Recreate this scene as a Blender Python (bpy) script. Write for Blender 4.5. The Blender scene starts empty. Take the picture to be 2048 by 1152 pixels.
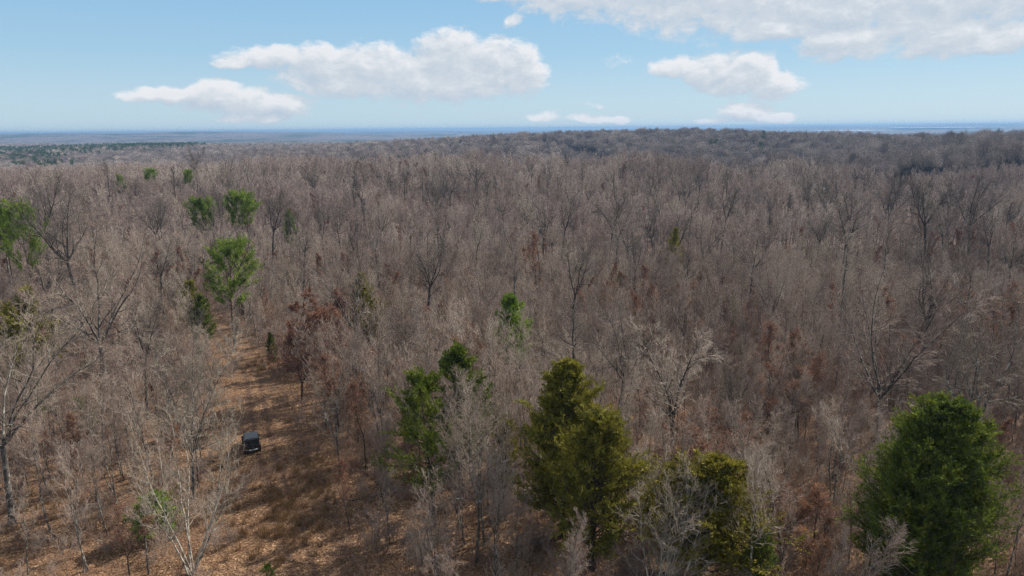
import bpy, bmesh, math, random
import numpy as np
from mathutils import Matrix, Vector
R = math.radians
rs = np.random.RandomState
random.seed(7)
SC = bpy.context.scene
COL = SC.collection

# ------------------------------------------------------------------ camera
CAMZ, PITCH, ROLL, F = 32.0, 12.72, 0.55, 1409.0
cam_d = bpy.data.cameras.new("camera")
cam = bpy.data.objects.new("camera", cam_d); COL.objects.link(cam); SC.camera = cam
cam_d.sensor_width = 36; cam_d.lens = 36 * F / 2048; cam_d.clip_start = 0.5; cam_d.clip_end = 60000
cam.matrix_world = Matrix.Translation((0, 0, CAMZ)) @ Matrix.Rotation(R(90 - PITCH), 4, 'X') @ Matrix.Rotation(R(-ROLL), 4, 'Z')
CM = np.array(cam.matrix_world)[:3, :3]

def ray(px, py):
    v = CM @ np.array([(px - 1024) / F, (576 - py) / F, -1.0])
    return v
def at(px, py, Y):
    v = ray(px, py); s = Y / v[1]
    return v[0] * s, Y, CAMZ + v[2] * s
def hit(px, py, z=0.0):
    v = ray(px, py); s = (z - CAMZ) / v[2]
    return v[0] * s, v[1] * s
def project(x, y, z):
    c = CM.T @ np.array([x, y, z - CAMZ])
    return 1024 + F * c[0] / -c[2], 576 - F * c[1] / -c[2]

# ------------------------------------------------------------------ sun, sky, exposure
SUN_AZ, SUN_EL = 52.0, 37.0
sv = Vector((math.sin(R(SUN_AZ)) * math.cos(R(SUN_EL)), math.cos(R(SUN_AZ)) * math.cos(R(SUN_EL)), math.sin(R(SUN_EL))))
sd = bpy.data.lights.new("sun", 'SUN'); sd.energy = 4.6; sd.angle = R(0.55); sd.color = (1.0, 0.94, 0.86)
sun = bpy.data.objects.new("sun", sd); COL.objects.link(sun); sun.rotation_euler = sv.to_track_quat('Z', 'Y').to_euler()
sun.location = (60, 60, 90)
SC.view_settings.view_transform = 'Standard'; SC.view_settings.look = 'None'
SC.view_settings.exposure = 0.9; SC.view_settings.gamma = 1.0
SC.render.engine = 'CYCLES'
cy = SC.cycles
cy.max_bounces = 4; cy.diffuse_bounces = 3; cy.glossy_bounces = 2; cy.transmission_bounces = 3; cy.volume_bounces = 0
cy.transparent_max_bounces = 4; cy.caustics_reflective = False; cy.caustics_refractive = False
cy.use_denoising = True; cy.denoiser = 'OPENIMAGEDENOISE'; cy.denoising_input_passes = 'RGB_ALBEDO_NORMAL'; cy.denoising_prefilter = 'NONE'
cy.sample_clamp_direct = 4.0; cy.sample_clamp_indirect = 2.0
cy.use_adaptive_sampling = True; cy.adaptive_threshold = 0.02

class NT:
    """small node writer"""
    def __init__(s, tree): s.t = tree; s.n = tree.nodes; s.l = tree.links
    def new(s, typ, **kw):
        n = s.n.new(typ)
        for k, v in kw.items(): setattr(n, k, v)
        return n
    def put(s, sock, v):
        if isinstance(v, bpy.types.NodeSocket): s.l.new(v, sock)
        elif v is not None: sock.default_value = v
    def m(s, op, a, b=None, c=None, clamp=False):
        n = s.new('ShaderNodeMath', operation=op); n.use_clamp = clamp
        s.put(n.inputs[0], a)
        if b is not None: s.put(n.inputs[1], b)
        if c is not None: s.put(n.inputs[2], c)
        return n.outputs[0]
    def vm(s, op, a, b=None, out=0):
        n = s.new('ShaderNodeVectorMath', operation=op); s.put(n.inputs[0], a)
        if b is not None: s.put(n.inputs[1], b)
        return n.outputs[out]
    def noise(s, vec, scale, detail=4, rough=0.55, col=False, dist=0.0):
        n = s.new('ShaderNodeTexNoise'); s.put(n.inputs['Vector'], vec); n.inputs['Scale'].default_value = scale
        n.inputs['Detail'].default_value = detail; n.inputs['Roughness'].default_value = rough; n.inputs['Distortion'].default_value = dist
        return n.outputs['Color' if col else 'Fac']
    def ramp(s, fac, stops, interp='LINEAR'):
        n = s.new('ShaderNodeValToRGB'); s.put(n.inputs[0], fac); e = n.color_ramp.elements; n.color_ramp.interpolation = interp
        while len(e) < len(stops): e.new(0.5)
        for q, (p, c) in zip(e, stops): q.position = p; q.color = (*c, 1) if len(c) == 3 else c
        return n.outputs[0]
    def mix(s, fac, a, b, blend='MIX'):
        n = s.new('ShaderNodeMix', data_type='RGBA', blend_type=blend); n.clamp_factor = True
        s.put(n.inputs[0], fac)
        s.put(n.inputs[6], (*a, 1) if isinstance(a, tuple) and len(a) == 3 else a)
        s.put(n.inputs[7], (*b, 1) if isinstance(b, tuple) and len(b) == 3 else b)
        return n.outputs[2]
    def smooth(s, v, lo, hi):
        n = s.new('ShaderNodeMapRange', interpolation_type='SMOOTHSTEP'); s.put(n.inputs[0], v)
        n.inputs[1].default_value = lo; n.inputs[2].default_value = hi
        return n.outputs[0]

# cloud lobes: centre (px), half width, half height above, half height below, all in the photo's angular scale
CLOUDS = [
 (560,118,105,24,22),(650,122,95,32,50),(740,130,95,42,62),(820,150,85,48,52),(905,115,82,58,80),(985,125,72,46,72),(1040,140,48,56,56),(700,165,120,24,30),(900,175,160,30,26),(480,128,50,14,10,0.8),
 (330,192,75,17,14),(430,198,62,36,28),(515,207,58,28,26),(575,212,52,22,22),(515,236,75,11,9),
 (1352,136,50,26,20),(1420,142,58,34,38),(1490,142,56,40,45),(1545,172,56,30,26),(1450,172,60,20,16),
 (1495,232,55,27,15),(1540,238,58,14,9),(1430,242,40,9,6,0.62),
 (1085,236,45,19,11,0.62),(1180,237,55,14,9,0.62),(1235,240,38,13,7,0.62),(1185,210,52,22,12,-0.05),
 (1230,126,52,22,17,0.15),(1020,40,38,22,20,0.25),(190,0,40,10,8,0.1),(1352,210,34,16,10,-0.15),(668,18,22,12,9,-0.05),
 (1180,-40,200,40,68),(1420,-40,240,40,100),(1660,0,240,60,72),(1700,72,105,30,42),(1560,55,90,26,26),(1890,66,100,30,40),(1990,80,75,30,20),(1920,-20,240,50,66),(1010,-14,70,14,18)]
def sky_uv(px, py):
    v = ray(px, py); return math.atan2(v[0], v[1]), v[2] / math.hypot(v[0], v[1])
w = bpy.data.worlds.new("World"); SC.world = w; w.use_nodes = True
W = NT(w.node_tree); W.n.clear()
g = bpy.data.node_groups.new("cloud_density", 'ShaderNodeTree')
g.interface.new_socket("P", in_out='INPUT', socket_type='NodeSocketVector'); g.interface.new_socket("D", in_out='OUTPUT', socket_type='NodeSocketFloat')
G = NT(g); gi = G.new('NodeGroupInput'); go = G.new('NodeGroupOutput')
nz = G.noise(gi.outputs[0], 22.0, 4, 0.55, col=True)
warp = G.vm('MULTIPLY', G.vm('SUBTRACT', nz, (0.5, 0.5, 0.5)), (0.040, 0.022, 0.0))
P = G.vm('ADD', gi.outputs[0], warp)
run = None
for (cx, cy_, rx, rt, rb, *wt) in CLOUDS:
    u, v = sky_uv(cx, cy_); k = 1.0 / F
    q = G.vm('SUBTRACT', P, (u, v, 0))
    a = G.vm('MULTIPLY', q, (1 / (rx * k), 1 / (rt * k), 0)); b = G.vm('MULTIPLY', q, (1 / (rx * k), -1 / (rb * k), 0))
    d = G.vm('DOT_PRODUCT', G.vm('MAXIMUM', a, b), G.vm('MAXIMUM', a, b), out=1)
    if wt: d = G.m('ADD', d, 1.0 - wt[0])
    run = d if run is None else G.m('SMOOTH_MIN', run, d, 0.25)
sv1 = G.vm('MULTIPLY', P, (1.0, 1.6, 1.0))
f1 = G.m('SUBTRACT', G.noise(sv1, 34.0, 8, 0.60), 0.5)
dd = G.m('SUBTRACT', 1.0, run); f2 = G.m('SUBTRACT', G.noise(sv1, 120.0, 5, 0.62), 0.5); dd = G.m('MULTIPLY_ADD', f1, 2.2, dd); dd = G.m('MULTIPLY_ADD', f2, 0.35, dd); dd = G.m('ADD', dd, 0.26)
G.put(go.inputs[0], dd)
tc = W.new('ShaderNodeTexCoord'); sx = W.new('ShaderNodeSeparateXYZ'); W.put(sx.inputs[0], tc.outputs['Generated'])
hyp = W.m('SQRT', W.m('ADD', W.m('MULTIPLY', sx.outputs[0], sx.outputs[0]), W.m('MULTIPLY', sx.outputs[1], sx.outputs[1])))
cb = W.new('ShaderNodeCombineXYZ'); W.put(cb.inputs[0], W.m('ARCTAN2', sx.outputs[0], sx.outputs[1])); W.put(cb.inputs[1], W.m('DIVIDE', sx.outputs[2], W.m('MAXIMUM', hyp, 0.05)))
def dens(vec):
    n = W.new('ShaderNodeGroup'); n.node_tree = g; W.put(n.inputs[0], vec); return n.outputs[0]
D0 = dens(cb.outputs[0]); D1 = dens(W.vm('ADD', cb.outputs[0], (0.007, 0.013, 0)))
alpha = W.smooth(D0, 0.0, 0.8)
lit = W.m('MULTIPLY_ADD', W.m('SUBTRACT', D0, D1), 0.62, 0.50, clamp=True)
thick = W.m('MULTIPLY', W.smooth(D0, 0.0, 1.6), 0.16)
lit = W.m('SUBTRACT', lit, thick, clamp=True)
ccol = W.ramp(lit, [(0.0, (3.85, 4.40, 5.09)), (0.38, (4.56, 4.94, 5.40)), (0.62, (5.25, 5.48, 5.79)), (0.95, (6.41, 6.41, 6.56))])
sky = W.new('ShaderNodeTexSky', sky_type='NISHITA'); sky.sun_disc = False; sky.sun_elevation = R(SUN_EL); sky.sun_rotation = R(SUN_AZ)
sky.altitude = 0; sky.air_density = 0.9; sky.dust_density = 0.2; sky.ozone_density = 3.0
amt = W.m('MULTIPLY', alpha, 0.93)
el_ = W.smooth(sx.outputs[2], -0.02, 0.30)
own = W.ramp(el_, [(0.0, (3.85, 4.95, 5.65)), (0.30, (2.68, 4.30, 5.62)), (0.75, (1.91, 3.64, 5.48)), (1.0, (1.54, 3.16, 5.14))])
skyc = W.mix(0.90, sky.outputs[0], own)
fill_veil = W.m('MULTIPLY', W.smooth(sx.outputs[2], 0.20, 0.42), W.m('MULTIPLY_ADD', W.noise(tc.outputs['Generated'], 3.0, 3, 0.55), 0.8, 0.30), clamp=True)
skyc = W.mix(fill_veil, skyc, (6.3, 6.3, 6.4))      # unseen white cloud veil added overhead to lift and neutralise the shade
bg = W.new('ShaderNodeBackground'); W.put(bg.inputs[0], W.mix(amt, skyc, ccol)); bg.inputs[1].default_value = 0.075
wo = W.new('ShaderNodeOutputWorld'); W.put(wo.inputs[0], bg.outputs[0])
w.cycles.sampling_method = 'MANUAL'; w.cycles.sample_map_resolution = 512

# ------------------------------------------------------------------ tagging
def tag(o, label=None, cat=None, group=None, kind=None):
    if label: o['label'] = label
    if cat: o['category'] = cat
    if group: o['group'] = group
    if kind: o['kind'] = kind
    return o
def empty(name, loc, rz=0.0, sc=1.0, tilt=0.0):
    o = bpy.data.objects.new(name, None); COL.objects.link(o); o.location = loc; o.rotation_euler = (tilt, 0, rz)
    o.scale = (sc, sc, sc) if not isinstance(sc, tuple) else sc; o.empty_display_size = 0.3
    return o
def child(name, mesh, parent):
    o = bpy.data.objects.new(name, mesh); COL.objects.link(o); o.parent = parent
    return o

# ------------------------------------------------------------------ terrain
COLS = np.linspace(0, 2048, 9)
HY = 266 - 0.0098 * COLS
DS = [350, 450, 550, 650, 800, 950, 1150, 1500, 2000]
YT = np.array([
 [331,330,320,311,309,315,328,352,362],
 [344,340,332,328,334,344,342,340,322],
 [347,343,334,330,336,342,328,302,276],
 [346,339,327,318,314,312,298,272,262],
 [342,330,315,300,287,278,268,268,267],
 [336,321,307,287,268,254,257,274,280],
 [326,310,298,280,267,262,266,282,288],
 [303,290,288,290,290,288,288,290,290],
 [298,287,288,292,292,290,290,290,290]], float)
FAR = {3000: [301,296,294,289,286,284,281,278,276], 4500: [290,285,281,279,279,276,273,271,269], 6500: [268.5,265,264,268,271,270,267,264,262],
       9000: [275,272,270,266,268,265,262,259,257], 14000: [269,266,264,262.5,261.5,258,254,250.5,247.5], 17000: [272,270,268,266,264,261,258,255,252]}
TH = lambda d: 9.5 if d < 500 else 19.3
AZC = np.array([math.atan2(*ray(c, h)[:2]) for c, h in zip(COLS, HY)])
logd, rows = [math.log(1), math.log(90), math.log(230)], [np.zeros(9), np.zeros(9), np.zeros(9) - 0.5]
for d, r_ in zip(DS, YT):
    rows.append(np.array([at(c, y, d * math.cos(a))[2] - TH(d) for c, y, a in zip(COLS, r_, AZC)])); logd.append(math.log(d))
for d, r_ in FAR.items():
    rows.append(np.array([at(c, y, d * math.cos(a))[2] for c, y, a in zip(COLS, r_, AZC)])); logd.append(math.log(d))
rows = np.array(rows)
NA, ND = 121, 500
AZ = np.linspace(-0.75, 0.75, NA); LD = np.linspace(0, math.log(17000), ND)
t1_ = np.array([np.interp(AZ, AZC, r_) for r_ in rows])
GRID = np.array([np.interp(LD, logd, t1_[:, j]) for j in range(NA)])          # (NA, ND)
def blur(a, n, ax):
    k = np.hanning(n + 2)[1:-1]; k /= k.sum(); pad = n // 2
    return np.apply_along_axis(lambda v: np.convolve(np.pad(v, pad, mode='edge'), k, 'valid'), ax, a)
GRID = blur(blur(GRID, 9, 1), 15, 0)
_r = rs(3)
WAV = [(lam, _r.uniform(0, 6.28, 10), _r.uniform(0, 6.28, 10)) for lam in (2600, 1100, 430, 190, 80, 33)]
def waves(x, y, i):
    lam, th, ph = WAV[i]; s = 0
    for a, b in zip(th, ph): s = s + np.sin((x * math.cos(a) + y * math.sin(a)) * 6.283 / lam + b)
    return s / 10 ** 0.5
def H(x, y):
    x = np.asarray(x, float); y = np.asarray(y, float)
    d = np.hypot(x, y) + 1e-6; a = np.clip(np.arctan2(x, y), -0.7499, 0.7499)
    fa = (a + 0.75) / 1.5 * (NA - 1); fd = np.clip(np.log(np.maximum(d, 1)) / LD[-1] * (ND - 1), 0, ND - 1.001)
    i = fa.astype(int); j = fd.astype(int); u = fa - i; v = fd - j
    z = GRID[i, j] * (1 - u) * (1 - v) + GRID[i + 1, j] * u * (1 - v) + GRID[i, j + 1] * (1 - u) * v + GRID[i + 1, j + 1] * u * v
    z = z + waves(x, y, 5) * 0.12 + waves(x, y, 4) * 0.25 * np.clip(d / 150, 0.2, 1)
    z = z + waves(x, y, 3) * np.clip((d - 250) / 500, 0, 1) * 1.2 + waves(x, y, 2) * np.clip((d - 400) / 1200, 0, 1) * 1.5
    z = z + waves(x, y, 1) * np.clip((d - 2600) / 3000, 0, 1) * 6 + waves(x, y, 0) * np.clip((d - 3500) / 5000, 0, 1) * 7
    return z
h1 = lambda x, y: float(H(x, y))

CLR = [(36, -13, 6.5), (46, -15, 6.4), (52.6, -18, 6.2), (68, -25.5, 5.2), (90, -34.5, 4.6), (112, -49, 2.6), (124, -57, 0.5)]
def clear_dist(x, y):
    """distance outside the clearing's edge (negative inside)"""
    c = np.interp(y, [q[0] for q in CLR], [q[1] for q in CLR]); hw = np.interp(y, [q[0] for q in CLR], [q[2] for q in CLR], left=8, right=-5)
    return np.abs(x - c) - hw, x - c

# ------------------------------------------------------------------ mesh kit
class Geo:
    def __init__(s): s.v = []; s.f = []; s.mi = []; s.var = []; s.n = 0
    def add(s, verts, faces, mat=0, var=None):
        verts = np.asarray(verts, float).reshape(-1, 3); faces = np.asarray(faces, int)
        s.v.append(verts); s.f.append((faces + s.n)); s.mi.append(np.full(len(faces), mat)); s.n += len(verts)
        s.var.append(np.full(len(verts), 0.5) if var is None else np.asarray(var, float))
    def tubes(s, pts, rad, n=3, mat=0, var=None):
        M, K, _ = pts.shape
        T = np.gradient(pts, axis=1); T /= np.linalg.norm(T, axis=2, keepdims=True) + 1e-9
        mean = T.mean(1); ref = np.where(np.abs(mean[:, 2:3]) > 0.8, [[1.0, 0, 0]], [[0, 0, 1.0]])[:, None, :]
        U = np.cross(T, ref); U /= np.linalg.norm(U, axis=2, keepdims=True) + 1e-9; V = np.cross(T, U)
        a = np.arange(n) * 2 * math.pi / n
        ring = pts[:, :, None, :] + rad[:, :, None, None] * (np.cos(a)[None, None, :, None] * U[:, :, None, :] + np.sin(a)[None, None, :, None] * V[:, :, None, :])
        base = (np.arange(M)[:, None, None] * K + np.arange(K - 1)[None, :, None]) * n; jj = np.arange(n)[None, None, :]; j2 = (jj + 1) % n
        f = np.stack([base + jj, base + j2, base + n + j2, base + n + jj], -1).reshape(-1, 4)
        s.add(ring.reshape(-1, 3), f, mat, None if var is None else np.repeat(var, K * n))
    def merge(s, o, dm=0):
        for v, f, m, q in zip(o.v, o.f, o.mi, o.var): s.v.append(v); s.f.append(f + s.n); s.mi.append(m + dm); s.var.append(q)
        s.n += o.n
    def mesh(s, name, mats, smooth=False):
        me = bpy.data.meshes.new(name); v = np.concatenate(s.v); nf = sum(len(f) for f in s.f)
        me.vertices.add(len(v)); me.vertices.foreach_set('co', v.astype(np.float32).ravel())
        loops = np.concatenate([f.ravel() for f in s.f]); cnt = np.concatenate([np.full(len(f), f.shape[1]) for f in s.f])
        me.loops.add(len(loops)); me.loops.foreach_set('vertex_index', loops.astype(np.int32))
        me.polygons.add(nf); me.polygons.foreach_set('loop_start', np.concatenate([[0], np.cumsum(cnt)[:-1]]).astype(np.int32))
        me.polygons.foreach_set('material_index', np.concatenate(s.mi).astype(np.int32))
        if smooth: me.polygons.foreach_set('use_smooth', np.ones(nf, bool))
        at_ = me.attributes.new('var', 'FLOAT', 'POINT'); at_.data.foreach_set('value', np.concatenate(s.var).astype(np.float32))
        for m in mats: me.materials.append(m)
        me.update(calc_edges=True)
        return me

def nrm(v): return v / (np.linalg.norm(v, axis=-1, keepdims=True) + 1e-9)
def grow(p, d, L, K, wander, trop, r, droop=0.0):
    pts = [p]; d = nrm(d); st = (L / (K - 1))[:, None]
    for k in range(K - 1):
        pts.append(pts[-1] + d * st)
        d = nrm(d + wander * r.randn(*d.shape) + np.array([0, 0, trop - droop * k]))
    return np.stack(pts, 1)
def spawn(pts, rad, n, t0, t1, ang, r, jit=0.25):
    M, K, _ = pts.shape
    t = t0 + (t1 - t0) * (np.arange(n)[None, :] + r.rand(M, n)) / n
    f = t * (K - 1); i = np.minimum(f.astype(int), K - 2); u = f - i; mi = np.arange(M)[:, None]
    P_ = pts[mi, i] * (1 - u[..., None]) + pts[mi, i + 1] * u[..., None]; T = nrm(pts[mi, i + 1] - pts[mi, i])
    rr = rad[mi, i] * (1 - u) + rad[mi, i + 1] * u
    q = nrm(np.cross(T, nrm(r.randn(M, n, 3)))); al = ang * (1 + jit * r.randn(M, n))
    D = T * np.cos(al)[..., None] + q * np.sin(al)[..., None]
    return P_.reshape(-1, 3), D.reshape(-1, 3), t.ravel(), rr.ravel(), np.repeat(np.arange(M), n)
def taper(r0, K, end=0.15): return r0[:, None] * (1 - (1 - end) * np.linspace(0, 1, K)[None, :])

def bare(seed, Ht=11.0, r0=0.09, fork=0.35, nl=1, la=0.4, nb=24, blen=0.22, bang=0.75, n2=6, n3=5, n4=4, tw=0.0095, up=0.05, lean=0.05, stems=1, wan=0.09, leaves=0, leafsize=0.13, k2=0.5, k3=0.5):
    """a leafless tree: returns (trunk with limbs, twigs, leaves, end points)"""
    r = rs(seed); tr, cr, lf = Geo(), Geo(), Geo()
    p = np.zeros((stems, 3)); p[:, :2] = r.randn(stems, 2) * (0.0 if stems == 1 else 0.18); p[:, 2] = -0.3
    d = np.concatenate([r.randn(stems, 2) * (lean if stems == 1 else 0.20), np.ones((stems, 1))], 1)
    hs = Ht * (1 if stems == 1 else 1) * r.uniform(0.8 if stems > 1 else 1, 1, stems)
    L0 = hs * fork + 0.3; K = 8
    t0 = grow(p, d, L0, K, wan * 0.4, 0.03, r); R0 = taper(np.full(stems, r0), K, 0.72); R0[:, 0] *= 1.35
    tr.tubes(t0, R0, 7, var=r.rand(stems))
    ends = t0[:, -1]; dirs = nrm(t0[:, -1] - t0[:, -2])
    p1 = np.repeat(t0[:, -1], nl, 0); base_d = np.repeat(dirs, nl, 0)
    ph = np.tile(np.arange(nl) * 6.283 / nl, stems) + r.rand(stems * nl) * 1.2; al = (la * (0.55 + 0.9 * r.rand(stems * nl))) if nl > 1 else np.full(stems, 0.03)
    d1 = base_d * np.cos(al)[:, None] + np.stack([np.cos(ph), np.sin(ph), 0 * ph], 1) * np.sin(al)[:, None]
    L1 = np.repeat(hs * (1 - fork), nl) * (r.uniform(0.82, 1.08, stems * nl) if nl > 1 else 1.0); K1 = 11
    lead = grow(p1, d1, L1, K1, wan, up, r); RL = taper(np.full(len(lead), r0 * (0.72 if nl == 1 else 0.78 / nl ** 0.38)), K1, 0.10)
    tr.tubes(lead, RL, 5, var=r.rand(len(lead)))
    # first order branches
    P1, D1_, t, rr, pi = spawn(lead, RL, nb, 0.02, 0.98, bang, r)
    Lb = Ht * blen * (1.15 - 0.75 * t) * r.uniform(0.6, 1.25, len(t)); K2 = 7
    b1 = grow(P1, D1_, Lb, K2, 0.13, up * 1.3, r); RB = taper(np.minimum(rr * 0.62, 0.02 + Lb * 0.020), K2, 0.14)
    if fork > 0.3 and nl > 1:
        Pq, Dq, tq, rq, _ = spawn(t0, R0, 4, 0.55, 0.98, 1.1, r); Lq = Ht * blen * r.uniform(0.5, 1.1, len(tq))
        bq = grow(Pq, Dq, Lq, K2, 0.15, up, r); b1 = np.concatenate([b1, bq]); RB = np.concatenate([RB, taper(np.minimum(rq * .35, .06), K2, .14)]); Lb = np.concatenate([Lb, Lq])
    tr.tubes(b1, RB, 4, var=r.rand(len(b1)))
    out = []
    src = [(b1, RB, Lb, n2, 0.12), (lead, RL, L1 * 0.42, max(n2, 8), 0.5)]
    lv2p, lv2r, lv2L = [], [], []
    for (c, rad, Lc, n, tt) in src:
        Pa, Da, t, rr, pi = spawn(c, rad, n, tt, 1.0, 0.65, r); La = np.maximum(Lc[pi] * k2 * (1.1 - 0.6 * t) * r.uniform(0.6, 1.3, len(t)), 0.3)
        x = grow(Pa, Da, La, 5, 0.16, up * 1.2, r); lv2p.append(x); lv2r.append(taper(np.clip(rr * 0.6, tw * 1.3, tw * 2.6), 5, 0.35)); lv2L.append(La)
    b2 = np.concatenate(lv2p); R2 = np.concatenate(lv2r); L2 = np.concatenate(lv2L)
    cr.tubes(b2, R2, 3, var=r.rand(len(b2)))
    Pa, Da, t, rr, pi = spawn(b2, R2, n3, 0.1, 1.0, 0.6, r); L3 = np.maximum(L2[pi] * k3 * (1.2 - 0.6 * t) * r.uniform(0.6, 1.3, len(t)), 0.22)
    b3 = grow(Pa, Da, L3, 4, 0.18, up * 1.3, r); R3 = taper(np.full(len(b3), tw * 1.0), 4, 0.5)
    cr.tubes(b3, R3, 3, var=r.rand(len(b3)))
    tip = b3
    if n4:
        Pa, Da, t, rr, pi = spawn(b3, R3, n4, 0.15, 1.0, 0.55, r); L4 = np.maximum(L3[pi] * 0.6 * r.uniform(0.6, 1.4, len(t)), 0.16)
        b4 = grow(Pa, Da, L4, 3, 0.2, up, r); cr.tubes(b4, taper(np.full(len(b4), tw * 0.72), 3, 0.4), 3, var=r.rand(len(b4))); tip = b4
    if leaves:
        q = tip.reshape(-1, 3); clump = r.rand(len(tip)); sel = q[r.randint(0, len(q), leaves)]
        quads(lf, sel + r.randn(leaves, 3) * 0.07, leafsize, r)
    return tr, cr, lf
def quads(geo, pos, size, r, flat=0.0, asp=0.62):
    n = len(pos); a = nrm(r.randn(n, 3) * np.array([1, 1, 1 - flat])); b = nrm(np.cross(a, r.randn(n, 3) * np.array([1 - flat, 1 - flat, 1]) + np.array([0, 0, flat])))
    s = size * r.uniform(0.6, 1.3, n)[:, None]; c = np.cross(a, b) * s * 0.18
    v = np.stack([pos - a * s * .5, pos + b * s * .5 * asp + c, pos + a * s * .5, pos - b * s * .5 * asp + c], 1)
    geo.add(v.reshape(-1, 3), np.arange(n * 4).reshape(-1, 4), 0, np.repeat(r.rand(n), 4))

def cedar(seed, Ht=14.0, W_=4.4, nbr=170, low=0.12, per=15, blade=0.24, sub=16, shape=1.0, gap=0.0, ragged=(0.62, 1.12)):
    """an evergreen with ascending sprays: (trunk and branches, foliage)"""
    r = rs(seed); tr, fo = Geo(), Geo()
    t0 = grow(np.array([[0, 0, -0.3]]), np.array([[r.randn() * .04, r.randn() * .04, 1]]), np.array([Ht * 0.97]), 12, 0.03, 0.02, r)
    R0 = taper(np.array([0.016 * Ht]), 12, 0.06); tr.tubes(t0, R0, 7)
    P_, D_, t, rr, _ = spawn(t0, R0, nbr, low, 0.995, 1.15, r, 0.12)
    tn = (t - low) / (1 - low)
    prof = np.clip((1 - tn) ** (0.62 * shape), 0, 1) * np.clip(0.55 + 2.2 * tn, 0, 1)
    az = np.arctan2(D_[:, 1], D_[:, 0]); bump = 1 + 0.22 * np.sin(az * 3 + seed) * np.sin(tn * 9 + seed * 2) + 0.16 * np.sin(az * 5 + tn * 17)
    L = W_ * prof * bump * r.uniform(*ragged, len(t)) + 0.25
    keep = r.rand(len(t)) > gap * (0.5 + 0.5 * np.sin(tn * 21 + az * 2)); P_, D_, L, rr, tn = P_[keep], D_[keep], L[keep], rr[keep], tn[keep]
    D_[:, 2] += 0.15 + 0.55 * tn
    b1 = grow(P_, D_, L, 7, 0.10, 0.07, r); RB = taper(np.minimum(rr * .5, .012 + L * .012), 7, 0.2); tr.tubes(b1, RB, 4)
    Pa, Da, t2, r2, pi = spawn(b1, RB, sub, 0.22, 1.0, 0.75, r)
    L2 = np.clip(L[pi] * 0.34 * (1.15 - 0.55 * t2), 0.3, 1.25) * r.uniform(0.6, 1.25, len(t2)); Da[:, 2] += 0.28
    b2 = grow(Pa, Da, L2, 4, 0.14, 0.10, r); fo.tubes(b2, taper(np.full(len(b2), 0.014), 4, 0.4), 3, mat=0, var=np.full(len(b2), 0.15))
    n = len(b2); tb = r.rand(n, per); f = tb * 3; i = np.minimum(f.astype(int), 2); u = (f - i)[..., None]; mi = np.arange(n)[:, None]
    pos = b2[mi, i] * (1 - u) + b2[mi, i + 1] * u; T = nrm(b2[mi, i + 1] - b2[mi, i])
    dr = nrm(T * 0.9 + r.randn(n, per, 3) * 0.55 + np.array([0, 0, 0.35])); side = nrm(np.cross(dr, r.randn(n, per, 3)))
    bl = blade * r.uniform(0.5, 1.25, (n, per, 1)); pos = pos + r.randn(n, per, 3) * 0.05; third = np.cross(dr, side)
    v = np.stack([pos, pos + dr * bl * .5 + side * bl * .19 + third * bl * .06, pos + dr * bl, pos + dr * bl * .5 - side * bl * .19 + third * bl * .06], 2)
    clump = r.rand(n)[:, None] * 0.6 + r.rand(n, per) * 0.4
    fo.add(v.reshape(-1, 3), np.arange(n * per * 4).reshape(-1, 4), 0, np.repeat(clump.ravel(), 4))
    return tr, fo

def pine(seed, Ht=15.0, W_=3.4, nbr=64, low=0.42, tufts=13, need=22, nl=0.26, rounded=1.0, tstart=0.35):
    r = rs(seed); tr, fo = Geo(), Geo()
    t0 = grow(np.array([[0, 0, -0.3]]), np.array([[r.randn() * .03, r.randn() * .03, 1]]), np.array([Ht * 0.96]), 12, 0.02, 0.02, r)
    R0 = taper(np.array([0.012 * Ht]), 12, 0.12); tr.tubes(t0, R0, 7)
    P_, D_, t, rr, _ = spawn(t0, R0, nbr, low, 0.99, 1.2, r, 0.12); tn = (t - low) / (1 - low)
    prof = np.clip(np.sqrt(np.clip(1 - (tn * rounded) ** 2, 0.0, 1)), 0.12, 1) * np.clip(0.5 + 1.3 * tn, 0, 1)
    L = W_ * prof * r.uniform(0.5, 1.15, len(t)) + 0.3; D_[:, 2] += 0.1 + 0.7 * tn
    b1 = grow(P_, D_, L, 7, 0.12, 0.10, r); RB = taper(np.minimum(rr * .45, .02 + L * .012), 7, 0.2); tr.tubes(b1, RB, 4)
    Pa, Da, t2, r2, pi = spawn(b1, RB, tufts, tstart, 1.0, 0.7, r); Da[:, 2] += 0.3
    L2 = np.clip(L[pi] * 0.25, 0.25, 0.8) * r.uniform(0.5, 1.3, len(t2)); b2 = grow(Pa, Da, L2, 3, 0.15, 0.2, r)
    fo.tubes(b2, taper(np.full(len(b2), 0.016), 3, 0.5), 3, var=np.full(len(b2), 0.15))
    n = len(b2); tb = 0.55 + 0.5 * r.rand(n, need, 1); pos = b2[:, None, 1] * (1 - tb) + b2[:, None, 2] * tb; T = nrm(b2[:, 2] - b2[:, 1])[:, None]
    dr = nrm(T * 0.7 + r.randn(n, need, 3) * 0.75); side = nrm(np.cross(dr, r.randn(n, need, 3))); bl = nl * r.uniform(0.6, 1.2, (n, need, 1))
    v = np.stack([pos, pos + dr * bl * .6 + side * bl * .10, pos + dr * bl, pos + dr * bl * .6 - side * bl * .10], 2)
    clump = r.rand(n)[:, None] * 0.6 + r.rand(n, need) * 0.4
    fo.add(v.reshape(-1, 3), np.arange(n * need * 4).reshape(-1, 4), 0, np.repeat(clump.ravel(), 4))
    return tr, fo

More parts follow.
